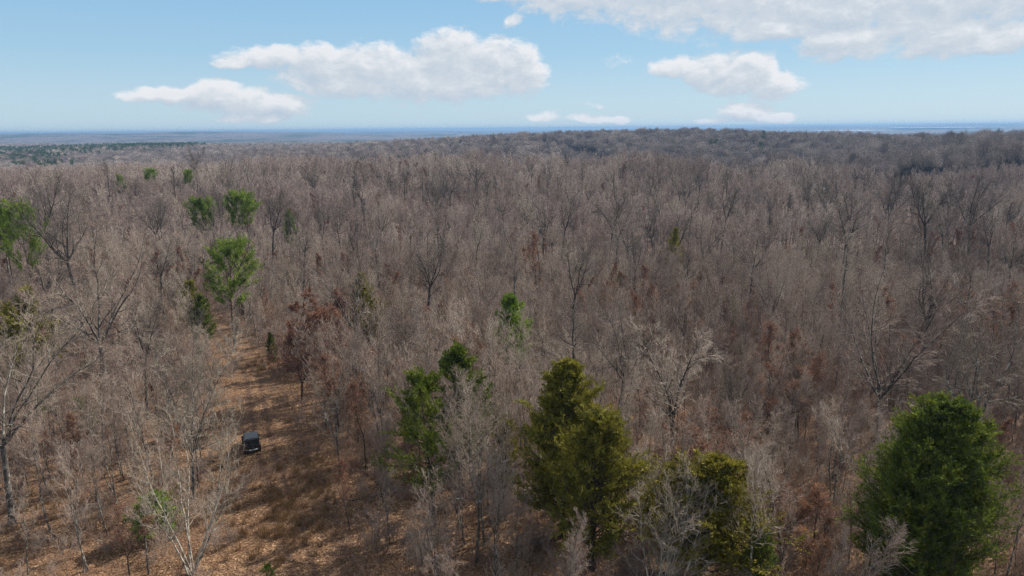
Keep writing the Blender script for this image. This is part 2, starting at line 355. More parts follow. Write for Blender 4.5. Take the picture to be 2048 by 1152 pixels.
# ------------------------------------------------------------------ materials
def mat(name, rough=0.85, spec=0.2):
    m = bpy.data.materials.new(name); m.use_nodes = True; t = NT(m.node_tree); t.n.clear()
    b = t.new('ShaderNodeBsdfPrincipled'); b.inputs['Roughness'].default_value = rough; b.inputs['Specular IOR Level'].default_value = spec
    o = t.new('ShaderNodeOutputMaterial'); t.put(o.inputs[0], b.outputs[0]); return m, t, b
def bump(t, b, h, s, d):
    n = t.new('ShaderNodeBump'); n.inputs['Strength'].default_value = s; n.inputs['Distance'].default_value = d; t.put(n.inputs['Height'], h); t.put(b.inputs['Normal'], n.outputs[0])
def bark(name, dark, light, pale, paleamt=0.35):
    m, t, b = mat(name, 0.9, 0.15); tc = t.new('ShaderNodeTexCoord').outputs['Object']; oi = t.new('ShaderNodeObjectInfo')
    st = t.vm('MULTIPLY', tc, (1, 1, 0.3)); n1 = t.noise(st, 9, 5, 0.65); c = t.mix(t.smooth(n1, 0.35, 0.65), dark, light)
    n2 = t.noise(tc, 1.7, 5, 0.65); lo = 0.62 - paleamt * 0.35
    c = t.mix(t.smooth(n2, lo, lo + 0.08), c, pale)
    v = t.m('MULTIPLY_ADD', oi.outputs['Random'], 0.5, 0.75); c = t.mix(1.0, c, t.vm('SCALE', (1, 1, 1), None) if False else t.ramp(v, [(0, (0, 0, 0)), (1, (1, 1, 1))]), 'MULTIPLY')
    t.put(b.inputs['Base Color'], c); bump(t, b, n1, 0.6, 0.03); return m
def twig(name, stops, patch=True, sat=(1, 1, 1)):
    m, t, b = mat(name, 0.75, 0.25); oi = t.new('ShaderNodeObjectInfo'); va = t.new('ShaderNodeAttribute', attribute_name='var').outputs['Fac']
    ln = t.noise(oi.outputs['Location'], 0.022, 3, 0.6)
    f = t.m('ADD', t.m('MULTIPLY', oi.outputs['Random'], 0.34), t.m('MULTIPLY', va, 0.26)); f = t.m('ADD', f, t.m('MULTIPLY', t.smooth(ln, 0.38, 0.62), 0.42))
    t.put(b.inputs['Base Color'], t.ramp(f, stops)); return m
def leafm(name, stops, trans=0.25, rough=0.6):
    m = bpy.data.materials.new(name); m.use_nodes = True; t = NT(m.node_tree); t.n.clear()
    va = t.new('ShaderNodeAttribute', attribute_name='var').outputs['Fac']; oi = t.new('ShaderNodeObjectInfo')
    tc = t.new('ShaderNodeTexCoord').outputs['Object']; big = t.noise(tc, 0.55, 2, 0.5)
    f = t.m('ADD', t.m('MULTIPLY', va, 0.6), t.m('MULTIPLY', t.smooth(big, 0.3, 0.7), 0.28)); f = t.m('ADD', f, t.m('MULTIPLY', oi.outputs['Random'], 0.12))
    c = t.ramp(f, stops); b = t.new('ShaderNodeBsdfPrincipled'); t.put(b.inputs['Base Color'], c); b.inputs['Roughness'].default_value = 0.8; b.inputs['Specular IOR Level'].default_value = 0.12
    tl = t.new('ShaderNodeBsdfTranslucent'); t.put(tl.inputs[0], c); mx = t.new('ShaderNodeMixShader'); mx.inputs[0].default_value = trans
    t.put(mx.inputs[1], b.outputs[0]); t.put(mx.inputs[2], tl.outputs[0]); o = t.new('ShaderNodeOutputMaterial'); t.put(o.inputs[0], mx.outputs[0]); return m
M_bark = bark('bark_grey', (0.045, 0.038, 0.033), (0.13, 0.115, 0.10), (0.27, 0.26, 0.22), 0.3)
M_dark = bark('bark_dark', (0.028, 0.024, 0.021), (0.075, 0.064, 0.055), (0.15, 0.15, 0.12), 0.1)
M_pale = bark('bark_pale', (0.09, 0.075, 0.06), (0.21, 0.185, 0.15), (0.36, 0.33, 0.27), 0.5)
M_brown = bark('bark_brown', (0.04, 0.028, 0.022), (0.12, 0.085, 0.062), (0.17, 0.14, 0.11), 0.1)
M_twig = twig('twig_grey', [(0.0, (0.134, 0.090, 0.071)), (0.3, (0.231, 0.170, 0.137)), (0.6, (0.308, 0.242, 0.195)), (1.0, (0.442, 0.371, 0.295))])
M_twigdark = twig('twig_dark', [(0.0, (0.05, 0.04, 0.034)), (0.4, (0.10, 0.08, 0.066)), (0.8, (0.16, 0.132, 0.11)), (1.0, (0.22, 0.19, 0.155))])
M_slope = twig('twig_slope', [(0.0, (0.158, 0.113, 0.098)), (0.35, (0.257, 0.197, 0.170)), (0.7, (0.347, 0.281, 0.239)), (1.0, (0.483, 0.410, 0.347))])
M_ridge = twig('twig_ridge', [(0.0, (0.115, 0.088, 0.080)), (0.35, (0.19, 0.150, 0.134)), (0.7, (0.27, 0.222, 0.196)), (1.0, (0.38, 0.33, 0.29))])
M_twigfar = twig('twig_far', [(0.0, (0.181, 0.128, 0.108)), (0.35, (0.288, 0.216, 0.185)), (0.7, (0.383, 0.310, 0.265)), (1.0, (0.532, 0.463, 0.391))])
M_twigpale = twig('twig_pale', [(0.0, (0.14, 0.105, 0.078)), (0.5, (0.24, 0.195, 0.148)), (1.0, (0.40, 0.345, 0.265))])
M_brush = twig('twig_brush', [(0.0, (0.112, 0.068, 0.050)), (0.5, (0.225, 0.143, 0.102)), (1.0, (0.375, 0.255, 0.173))])
M_rust = leafm('leaf_rust', [(0.0, (0.085, 0.036, 0.024)), (0.4, (0.185, 0.080, 0.050)), (0.75, (0.30, 0.145, 0.085)), (1.0, (0.46, 0.27, 0.165))], 0.3)
M_redoak = leafm('leaf_red_oak', [(0.0, (0.083, 0.039, 0.028)), (0.4, (0.182, 0.086, 0.057)), (0.75, (0.297, 0.149, 0.094)), (1.0, (0.462, 0.276, 0.176))], 0.3)
M_orange = leafm('leaf_orange', [(0.0, (0.12, 0.045, 0.018)), (0.5, (0.27, 0.11, 0.045)), (1.0, (0.42, 0.22, 0.11))], 0.3)
M_cedar = leafm('needles_dark_green', [(0.0, (0.025, 0.040, 0.008)), (0.45, (0.081, 0.110, 0.013)), (0.8, (0.172, 0.201, 0.022)), (1.0, (0.310, 0.310, 0.039))], 0.25)
M_olive = leafm('needles_olive', [(0.0, (0.051, 0.049, 0.009)), (0.45, (0.152, 0.140, 0.019)), (0.8, (0.281, 0.246, 0.031)), (1.0, (0.415, 0.348, 0.050))], 0.25)
M_gold = leafm('needles_golden_olive', [(0.0, (0.055, 0.047, 0.008)), (0.45, (0.17, 0.145, 0.018)), (0.8, (0.30, 0.25, 0.03)), (1.0, (0.42, 0.34, 0.05))], 0.25)
M_pine = leafm('needles_pine', [(0.0, (0.05, 0.075, 0.014)), (0.45, (0.14, 0.20, 0.03)), (0.8, (0.27, 0.34, 0.05)), (1.0, (0.40, 0.46, 0.09))], 0.3)
M_bright = leafm('needles_bright', [(0.0, (0.038, 0.068, 0.010)), (0.45, (0.115, 0.182, 0.022)), (0.8, (0.230, 0.312, 0.040)), (1.0, (0.357, 0.410, 0.072))], 0.35)
M_pinefar = leafm('needles_far', [(0.0, (0.018, 0.04, 0.012)), (0.5, (0.055, 0.105, 0.025)), (1.0, (0.12, 0.18, 0.045))], 0.1)
M_litter = leafm('fallen_leaf', [(0.0, (0.067, 0.033, 0.018)), (0.4, (0.142, 0.077, 0.041)), (0.75, (0.275, 0.167, 0.086)), (1.0, (0.494, 0.343, 0.213))], 0.1)
M_grass = leafm('dry_grass_blade', [(0.0, (0.12, 0.065, 0.03)), (0.5, (0.27, 0.16, 0.075)), (1.0, (0.42, 0.29, 0.15))], 0.25)

# ground
mg, t, b = mat('leaf_litter_ground', 0.95, 0.1)
pos = t.new('ShaderNodeNewGeometry').outputs['Position']; vo = t.new('ShaderNodeTexVoronoi'); t.put(vo.inputs['Vector'], pos); vo.inputs['Scale'].default_value = 9.0
sp = t.new('ShaderNodeSeparateColor'); t.put(sp.inputs[0], vo.outputs['Color'])
cell = t.ramp(sp.outputs[0], [(0.0, (0.061, 0.033, 0.022)), (0.35, (0.120, 0.067, 0.038)), (0.7, (0.201, 0.117, 0.062)), (0.93, (0.294, 0.178, 0.096)), (1.0, (0.441, 0.296, 0.184))])
n1 = t.noise(pos, 0.28, 5, 0.6); c = t.mix(t.smooth(n1, 0.40, 0.66), cell, t.mix(0.6, cell, (0.10, 0.058, 0.040)))
n2 = t.noise(pos, 1.9, 5, 0.65); c = t.mix(t.m('MULTIPLY', t.smooth(n2, 0.55, 0.70), 0.55), c, (0.075, 0.047, 0.036))
wear = t.new('ShaderNodeAttribute', attribute_name='wear').outputs['Fac']
wm = t.m('MULTIPLY', wear, t.m('MULTIPLY_ADD', t.smooth(t.noise(pos, 1.1, 4, 0.6), 0.35, 0.6), 0.6, 0.4), clamp=True); c = t.mix(t.m('MULTIPLY', wm, 0.95), c, (0.060, 0.036, 0.027))
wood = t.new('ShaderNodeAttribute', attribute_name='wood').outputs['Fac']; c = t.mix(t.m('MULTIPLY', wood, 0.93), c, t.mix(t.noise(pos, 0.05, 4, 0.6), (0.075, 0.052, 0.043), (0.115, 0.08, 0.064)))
t.put(b.inputs['Base Color'], c); bump(t, b, t.m('ADD', sp.outputs[1], t.m('MULTIPLY', n2, 2.0)), 0.7, 0.06)
# distant hills
mh, t, b = mat('hill_woods', 0.95, 0.05)
pos = t.new('ShaderNodeNewGeometry').outputs['Position']
n1 = t.noise(pos, 0.0011, 6, 0.62); n2 = t.noise(pos, 0.028, 5, 0.75); n3 = t.noise(t.vm('ADD', pos, (900, 300, 0)), 0.0022, 6, 0.65)
c = t.ramp(t.m('ADD', t.m('MULTIPLY', n2, 0.75), t.m('MULTIPLY', n1, 0.3)), [(0.36, (0.055, 0.045, 0.042)), (0.52, (0.135, 0.105, 0.092)), (0.68, (0.22, 0.18, 0.155))])
c = t.mix(t.m('MULTIPLY', t.smooth(t.m('MULTIPLY_ADD', n2, 0.25, n3), 0.64, 0.69), 0.9), c, (0.028, 0.048, 0.024))
c = t.mix(t.m('MULTIPLY', t.smooth(t.noise(t.vm('ADD', pos, (0, 5000, 0)), 0.0016, 3, 0.5), 0.70, 0.71), 0.8), c, (0.30, 0.26, 0.17))
t.put(b.inputs['Base Color'], c); bump(t, b, n2, 1.0, 14.0)

EXT = []
def polar(name, r0, r1, nr, na, amax, m, drop=0.0, back=False):
    ang = np.linspace(-amax, amax, na)
    if back: ang = np.concatenate([ang, np.linspace(amax, 2 * math.pi - amax, 40)[1:-1]])
    rad = np.exp(np.linspace(math.log(r0), math.log(r1), nr)); A, Q = np.meshgrid(ang, rad, indexing='ij'); X, Y = Q * np.sin(A), Q * np.cos(A)
    Z = H(X, Y) - drop; n = len(ang); i = np.arange(n - (0 if back else 1))[:, None]; j = np.arange(nr - 1)[None, :]; i2 = (i + 1) % n
    f = np.stack([i * nr + j, i2 * nr + j, i2 * nr + j + 1, i * nr + j + 1], -1).reshape(-1, 4)[:, ::-1]
    me = bpy.data.meshes.new(name); V = np.stack([X, Y, Z], -1).reshape(-1, 3); me.vertices.add(len(V)); me.vertices.foreach_set('co', V.astype(np.float32).ravel())
    me.loops.add(f.size); me.loops.foreach_set('vertex_index', f.ravel().astype(np.int32)); me.polygons.add(len(f)); me.polygons.foreach_set('loop_start', (np.arange(len(f)) * 4).astype(np.int32))
    me.polygons.foreach_set('use_smooth', np.ones(len(f), bool)); me.materials.append(m); me.update(calc_edges=True)
    EXT.append((V[:, 2].min(), V[:, 2].max()))
    x, y = V[:, 0], V[:, 1]; cd, s = clear_dist(x, y)
    we = np.exp(-((s - 0.35) / 0.33) ** 2) + np.exp(-((s + 1.35) / 0.33) ** 2) + 0.9 * np.exp(-((s - 3.2) / 1.0) ** 2) * (y < 75); we *= (y < 120)
    a = me.attributes.new('wear', 'FLOAT', 'POINT'); a.data.foreach_set('value', we.astype(np.float32))
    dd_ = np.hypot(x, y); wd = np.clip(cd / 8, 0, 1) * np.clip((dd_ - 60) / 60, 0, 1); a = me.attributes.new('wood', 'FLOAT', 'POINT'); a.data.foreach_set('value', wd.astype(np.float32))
    o = bpy.data.objects.new(name, me); COL.objects.link(o); return o
tag(polar('ground', 1.0, 2100, 420, 520, 0.78, mg, back=True), kind='structure')
tag(polar('hills', 2060, 15500, 260, 900, 0.95, mh, drop=0.8), kind='structure')

# ------------------------------------------------------------------ tree kinds
def proto(fn, mats, *a, **k):
    g_ = fn(*a, **k); ms = []
    names = {3: ('trunk', 'crown', 'foliage'), 2: ('trunk', 'crown')}[len(g_)]
    for q, nm, m in zip(g_, names, mats):
        if q.n: ms.append((nm, q.mesh(nm, [m], nm == 'trunk')))
    return ms
def merged(fn, mats, *a, **k):
    g_ = fn(*a, **k); o = Geo()
    for i, q in enumerate(g_):
        if q.n: o.merge(q, i)
    return o.mesh('tree_form', list(mats))
YP = dict(Ht=12, r0=0.09, fork=0.30, nb=20, blen=0.25, bang=0.56, n2=6, n3=4, n4=3, up=0.11, k2=0.55)
young = [proto(bare, (M_bark, M_twig), 10 + i, **{**YP, **d}) for i, d in enumerate([{}, dict(nb=15, blen=0.31), dict(fork=0.45, nb=16), dict(nl=2, la=0.24, nb=11, fork=0.3), dict(nb=22, blen=0.19, up=0.15), dict(stems=3, fork=0.2, nb=9, nl=1, r0=0.06), dict(nl=3, la=0.3, nb=8, fork=0.38, blen=0.24)])]
OP = dict(Ht=19, r0=0.26, fork=0.38, nl=4, la=0.5, nb=9, blen=0.24, bang=0.8, n2=7, n3=6, n4=4, tw=0.014, up=0.05)
oaks = [proto(bare, (M_dark, M_twigdark), 40 + i, **{**OP, 'n4': 3, 'n3': 5, 'r0': 0.30, **d}) for i, d in enumerate([dict(fork=0.5), dict(nl=3, la=0.30, fork=0.55, nb=8), dict(nl=2, la=0.30, fork=0.52, nb=11), dict(nl=1, fork=0.62, nb=16, blen=0.15, r0=0.25), dict(nl=5, la=0.60, fork=0.45, blen=0.2)])]
oaks_grey = []
for fm in oaks:
    q = [(nm, me.copy()) for nm, me in fm]; q[0][1].materials[0] = M_bark; q[1][1].materials[0] = M_twig; oaks_grey.append(q)
rusty = [proto(bare, (M_brown, M_brush, M_rust), 60 + i, **{**YP, 'leaves': 1700, 'leafsize': 0.11, **d}) for i, d in enumerate([dict(Ht=8), dict(Ht=7, nl=2, nb=10)])]
amber = [proto(bare, (M_brown, M_brush, M_orange), 70, **{**YP, 'leaves': 1300, 'leafsize': 0.11, 'Ht': 6})]
FP = dict(Ht=12, r0=0.12, fork=0.3, nb=12, blen=0.26, bang=0.54, n2=5, n3=5, n4=2, tw=0.024, up=0.10)
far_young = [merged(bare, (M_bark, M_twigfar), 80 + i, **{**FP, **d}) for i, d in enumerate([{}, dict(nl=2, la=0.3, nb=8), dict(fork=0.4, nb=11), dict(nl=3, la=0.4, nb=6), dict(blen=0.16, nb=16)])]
far_rust = merged(bare, (M_brown, M_brush, M_rust), 90, **{**FP, 'leaves': 1200, 'leafsize': 0.2, 'Ht': 9})
def domed(seed, Ht=17.0, R_=5.2, spikes=620, wr=0.045, limbs=26, flat=0.85):
    """a distant leafless tree: trunk, limbs reaching to a rounded crown edged with fine twigs"""
    r = rs(seed); tr, cr = Geo(), Geo(); c0 = np.array([0, 0, Ht - R_ * flat]); th = Ht * 0.42
    t0 = grow(np.array([[0, 0, -0.5]]), np.array([[r.randn() * .03, r.randn() * .03, 1.0]]), np.array([th]), 4, 0.03, 0.02, r); tr.tubes(t0, taper(np.array([0.26]), 4, 0.7), 6)
    def shell(n, zmin):
        d = nrm(r.randn(n * 3, 3)); d = d[d[:, 2] > zmin][:n]; a = np.arctan2(d[:, 1], d[:, 0])
        k = 1 + 0.16 * np.sin(3 * a + seed) * (1 - d[:, 2] ** 2) + 0.12 * np.sin(7 * a + 5 * d[:, 2] + seed); return d, c0 + d * np.array([R_, R_, R_ * flat]) * k[:, None]
    d, e = shell(limbs, -0.25); p = np.repeat(t0[:, -1], len(e), 0); m_ = (p + e) / 2 + np.array([0, 0, -0.5]) + r.randn(len(e), 3) * 0.5
    tr.tubes(np.stack([p, m_, p * 0.1 + e * 0.9], 1), taper(np.full(len(e), 0.11), 3, 0.3), 3, var=r.rand(len(e)))
    d, e = shell(spikes, -0.55); q = nrm(d + r.randn(len(e), 3) * 0.45 + np.array([0, 0, 0.25])); ln = r.uniform(1.2, 3.0, (len(e), 1)); sh = r.uniform(0.72, 1.06, (len(e), 1))
    e = c0 + (e - c0) * sh; cr.tubes(np.stack([e - q * ln, e - q * ln * .4 + r.randn(len(e), 3) * .12, e], 1), taper(np.full(len(e), wr), 3, 0.3), 3, var=r.rand(len(e)))
    return tr, cr
far_crown = [merged(domed, (M_dark, M_ridge), 100 + i, **d) for i, d in enumerate([{}, dict(Ht=15, R_=4.2, flat=1.0, spikes=480), dict(Ht=18, R_=6.2, spikes=800, flat=0.75), dict(Ht=16, R_=4.8, flat=1.15), dict(Ht=19, R_=3.6, flat=1.6, spikes=520)])]
vfar = [merged(domed, (M_dark, M_ridge), 110 + i, spikes=260, wr=0.09, limbs=10, **d) for i, d in enumerate([{}, dict(R_=6.2, flat=0.75), dict(R_=4.5, Ht=15)])]
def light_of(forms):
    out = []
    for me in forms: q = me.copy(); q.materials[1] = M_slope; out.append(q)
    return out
def bush(seed, leaves=0, h=1.8, st=9):
    r = rs(seed); g1, g2, g3 = Geo(), Geo(), Geo(); p = np.concatenate([r.randn(st, 2) * 0.35, np.full((st, 1), -0.1)], 1)
    d = np.concatenate([r.randn(st, 2) * 0.35, np.ones((st, 1))], 1); L = h * r.uniform(0.6, 1.1, st); s0 = grow(p, d, L, 5, 0.12, 0.05, r); R0 = taper(np.full(st, 0.016), 5, 0.4); g1.tubes(s0, R0, 3, var=r.rand(st))
    Pa, Da, tt, rr, pi = spawn(s0, R0, 8, 0.2, 1, 0.6, r); b1 = grow(Pa, Da, L[pi] * 0.4, 4, 0.15, 0.1, r); R1 = taper(np.full(len(b1), 0.011), 4, 0.5); g1.tubes(b1, R1, 3, var=r.rand(len(b1)))
    Pa, Da, tt, rr, pi = spawn(b1, R1, 5, 0.2, 1, 0.6, r); b2 = grow(Pa, Da, 0.22 + 0.2 * r.rand(len(Pa)), 3, 0.15, 0.1, r); g1.tubes(b2, taper(np.full(len(b2), 0.008), 3, 0.5), 3, var=r.rand(len(b2)))
    if leaves: quads(g3, b2.reshape(-1, 3)[r.randint(0, len(b2) * 3, leaves)], 0.11, r)
    return g1, g2, g3
def bmesh_of(g1, g3, m1, m3):
    o = Geo(); o.merge(g1, 0)
    if g3.n: o.merge(g3, 1)
    return o.mesh('bush_form', [m1, m3])
brush = []
for i, (lv, m3, h_) in enumerate([(0, M_rust, 2.0), (0, M_rust, 2.6), (160, M_rust, 1.6), (120, M_orange, 1.4), (60, M_litter, 2.2)]):
    g1, _, g3 = bush(130 + i, lv, h_); brush.append(bmesh_of(g1, g3, M_brush if i % 2 else M_twig, m3))
farpine_g = [pine(150 + i, Ht=15, W_=3.4, nbr=26, low=0.3, tufts=7, need=7, nl=0.75, rounded=1.0) for i in range(2)]
farpine = []
for a_, b_ in farpine_g:
    o = Geo(); o.merge(a_, 0); o.merge(b_, 1); farpine.append(o.mesh('tree_form', [M_brown, M_pinefar]))

# ------------------------------------------------------------------ things one can single out
taken = []          # (x, y, radius) kept free of the anonymous trees
def plant(name, parts, px, Y, top, H0, label, cat, group=None, rz=0.0, wide=1.0, free=1.5, tilt=0.0, base=None):
    if base is not None: x, Y = hit(px, base)
    else: x = at(px, top, Y)[0]
    z0 = h1(x, Y); ztop = CAMZ + ray(px, top)[2] / ray(px, top)[1] * Y; s = max(0.15, (ztop - z0) / H0)
    o = empty(name, (x, Y, z0), rz, (s * wide, s * wide, s), tilt); tag(o, label, cat, group)
    for nm, me in parts: child(nm, me, o)
    taken.append((x, Y, free)); return o
PZ = lambda m: (M_brown, m)
c_big = proto(cedar, PZ(M_cedar), 201, Ht=14, W_=5.7, nbr=330, low=0.05, per=17, sub=27, blade=0.20, shape=0.85, ragged=(0.82, 1.06))
c_oliv = proto(cedar, PZ(M_olive), 202, Ht=14, W_=5.0, nbr=210, low=0.14, per=17, sub=16, blade=0.21, shape=1.15)
c_oliv2 = proto(cedar, PZ(M_olive), 203, Ht=13, W_=5.2, nbr=180, low=0.16, per=17, sub=16, blade=0.21, shape=0.95)
c_gold = proto(cedar, PZ(M_gold), 207, Ht=13, W_=5.4, nbr=220, low=0.06, per=17, sub=20, blade=0.21, shape=0.95, ragged=(0.7, 1.1))
c_thin = proto(cedar, PZ(M_cedar), 204, Ht=13, W_=5.0, nbr=105, low=0.25, per=16, sub=15, blade=0.22, shape=0.8, gap=0.8)
c_small = proto(cedar, PZ(M_cedar), 205, Ht=8, W_=2.8, nbr=80, low=0.06, per=12, sub=10, blade=0.24)
c_bright = proto(cedar, PZ(M_bright), 208, Ht=8, W_=2.8, nbr=80, low=0.06, per=12, sub=10, blade=0.24)
c_smallo = proto(cedar, PZ(M_olive), 206, Ht=9, W_=3.3, nbr=95, low=0.1, per=12, sub=11, blade=0.24, gap=0.3)
p_tall = proto(pine, PZ(M_pine), 211, Ht=15, W_=6.2, nbr=80, tufts=20, tstart=0.5)
p_round = proto(pine, PZ(M_pine), 212, Ht=16, W_=6.2, nbr=90, low=0.56, tufts=22, nl=0.3, tstart=0.5)
p_young = proto(cedar, PZ(M_bright), 213, Ht=12, W_=3.6, nbr=150, low=0.3, per=15, sub=13, blade=0.26, shape=0.9)
p_sap = proto(pine, PZ(M_bright), 214, Ht=5, W_=1.4, nbr=34, low=0.15, tufts=8, need=18, nl=0.22)
p_soft = proto(pine, PZ(M_pine), 215, Ht=6, W_=2.3, nbr=36, low=0.12, tufts=9, need=12, nl=0.28)

CE, PI_ = 'cedar tree', 'pine tree'
plant('cedar_tree', c_big, 1872, 43, 806, 14, 'broad dark green cedar, the largest evergreen, bottom right corner of the photo', CE, free=4.2, rz=0.4, wide=1.15)
plant('cedar_tree', c_gold, 1412, 45.5, 888, 13, 'olive yellow cedar whose left side hides behind pale bare branches', CE, free=3.4, rz=1.0, wide=1.6)
plant('cedar_tree', c_oliv, 1126, 51, 706, 14, 'tall pointed olive cedar, the left and taller of the touching pair', CE, free=2.6, rz=2.0, wide=1.15)
plant('cedar_tree', c_oliv2, 1192, 46.5, 806, 13, 'olive cedar standing in front, right one of the touching pair', CE, free=2.6, rz=4.1, wide=1.15)
plant('cedar_tree', c_thin, 858, 52.5, 744, 13, 'ragged thin cedar showing its dark trunk between green tufts', CE, free=2.2, rz=0.5)
plant('cedar_tree', c_small, 908, 62, 688, 8, 'dense dark green cedar with a rounded top right behind the ragged one', CE, free=2.5, rz=2.2, wide=1.2)
plant('cedar_tree', c_smallo, 1012, 60, 828, 9, 'faint olive cedar half hidden by twigs between two cedar groups', CE, free=1.8)
plant('cedar_tree', c_oliv, 724, 100, 540, 14, 'brown-olive cedar alone in the woods beyond the red-leaved oak', CE, free=4, rz=1.3, wide=0.95)
plant('cedar_tree', c_small, 400, 106, 588, 8, 'small dark cedar at the far end of the leafy clearing', CE, free=1.8, wide=1.1)
plant('cedar_tree', c_smallo, 372, 112, 562, 9, 'pale olive cedar just behind the dark one where the clearing ends', CE, free=1.8, rz=3)
plant('cedar_tree', c_smallo, 12, 82, 574, 9, 'olive cedar cut by the left edge behind pale forked limbs', CE, free=2.2, rz=2)
plant('cedar_tree', c_small, 1602, 84, 672, 8, 'small faint green cedar beside dark red leaves', CE, free=1.2, wide=0.6)
plant('cedar_tree', c_small, 1520, 43, 1050, 8, 'low dark green cedar under the olive one at the bottom edge', CE, free=1.6, wide=1.2)
plant('cedar_tree', c_smallo, 1300, 52, 905, 9, 'small green cedar seen through twigs between the two olive cedar groups', CE, free=1.2, wide=0.7)
plant('cedar_tree', c_small, 545, 78, 664, 8, 'slim green cedar beside the clearing under a pale curved branch', CE, base=722, free=1.0, wide=0.8)
plant('cedar_tree', c_smallo, 1350, 150, 452, 9, 'tiny greenish cedar deep in the far grey thicket', CE, free=1.0, wide=0.6)
plant('pine_tree', p_tall, 470, 0, 496, 15, 'bright green pine with layered tufts and a bare trunk by the clearing', PI_, base=694, free=2.6, rz=0.8)
plant('pine_tree', p_round, 478, 172, 394, 16, 'round dense pine, larger one of the two behind the tall pine', PI_, free=3.5, rz=1.0)
plant('pine_tree', p_round, 399, 168, 406, 16, 'paler ragged pine, smaller one of the two behind the tall pine', PI_, free=3, rz=2.6, wide=0.85)
plant('pine_tree', p_round, 4, 130, 420, 16, 'green pine cut off by the left edge of the photo', PI_, free=3, rz=0.3, wide=0.8)
plant('pine_tree', p_tall, 44, 122, 424, 15, 'pointed pine beside the one cut by the left edge', PI_, free=2.6, rz=2.9, wide=0.6)
plant('pine_tree', p_young, 1030, 82, 588, 12, 'bright green young pine above the dark cedars, mid picture', PI_, free=4.5, rz=1.4, wide=0.9)
plant('pine_tree', p_young, 1242, 122, 546, 12, 'small bright pine top poking from the thicket right of centre', PI_, free=1.2, rz=2.4, wide=0.6)
plant('pine_tree', p_young, 580, 175, 418, 12, 'small dark green pine beside a tall dark bare tree', PI_, free=1.5, rz=2.4, wide=0.62)
plant('pine_tree', p_young, 1470, 105, 588, 12, 'tiny yellow-green pine tip in the grey thicket', PI_, free=1, rz=0.4, wide=0.35)
plant('pine_tree', p_soft, 240, 270, 350, 6, 'broad yellow-green pine low in the far left woods', PI_, free=2, wide=1.0)
plant('pine_tree', p_round, 300, 275, 342, 16, 'green pine crown under the far left ridge beside a yellower one', PI_, free=2, wide=0.95)
plant('pine_tree', p_round, 376, 270, 344, 16, 'lone narrow pine among far bare trunks', PI_, free=2, wide=0.7)
plant('pine_sapling', p_sap, 88, 0, 792, 5, 'small bright green pine sapling under the pale forked limbs', 'pine sapling', base=842, free=0.8)
plant('pine_sapling', p_soft, 176, 0, 792, 6, 'wispy green pine sapling, wider one of the two on the leafy floor', 'pine sapling', base=878, free=1.5)
plant('cedar_shrub', c_bright, 316, 0, 985, 8, 'bright green cedar shrub behind pale multi-stemmed trunks', 'shrub', base=1080, free=2.4, wide=2.1)
plant('cedar_shrub', p_sap, 540, 0, 1128, 5, 'yellow-green shrub tip at the bottom edge of the clearing', 'shrub', base=1185, free=0.5)
# leaf-holding trees
LT = 'oak tree'
bigrust = proto(bare, (M_brown, M_brush, M_redoak), 221, Ht=13, r0=0.15, fork=0.16, nl=3, la=0.42, nb=14, blen=0.27, bang=0.9, n2=7, n3=5, n4=3, leaves=20000, leafsize=0.16, up=0.02)
plant('oak_tree', bigrust, 604, 0, 588, 13, 'dark red-leaved oak leaning over the right side of the clearing', LT, base=800, free=3, rz=0.5)
plant('oak_tree', bigrust, 668, 92, 596, 13, 'red-brown leaved oak just behind the one beside the clearing', LT, free=2.2, rz=2.5, wide=0.8)
plant('oak_tree', rusty[0], 1555, 78, 652, 8, 'rust-leaved sapling among grey twigs, middle right of the photo', LT, free=1.5, wide=1.2)
plant('oak_tree', rusty[1], 1612, 68, 708, 7, 'small maroon-leaved oak just below a faint green cedar', LT, free=1.2)
plant('oak_tree', amber[0], 1640, 50, 962, 6, 'orange-leaved sapling beside the big dark cedar', LT, free=1.5, wide=1.3)
plant('oak_tree', rusty[0], 1905, 96, 566, 8, 'russet oak top in the thicket above the big dark cedar', LT, free=1.6, wide=1.2)
plant('oak_tree', rusty[1], 1998, 98, 562, 7, 'dark rust oak crown near the right edge', LT, free=1.6, wide=1.4)
plant('oak_tree', rusty[0], 1075, 130, 470, 8, 'faint rust-leaved oak in the far thicket right of centre', LT, free=1.2, wide=0.9)
plant('oak_tree', rusty[1], 760, 56, 905, 7, 'brown-leaved young oak on the right bank of the clearing', LT, free=1.5, wide=1.2)
plant('oak_tree', rusty[0], 690, 52, 925, 8, 'leafy russet sapling with thin dark stem left of the ragged cedar', LT, free=1.5, wide=1.0)
plant('oak_tree', amber[0], 1360, 58, 890, 6, 'amber-leaved sapling behind the olive cedars', LT, free=1.0, wide=1.2)
plant('oak_tree', amber[0], 590, 49, 1075, 6, 'thin orange-leaved sapling at the bottom of the clearing', LT, free=1.0, wide=0.8)
plant('oak_tree', rusty[1], 1460, 56, 820, 7, 'rusty sapling between the forked dark tree and the olive cedar', LT, free=1.0, wide=1.2)
plant('oak_tree', rusty[0], 860, 96, 618, 8, 'reddish young oak left of the bright young pine', LT, free=1.2, wide=1.3)
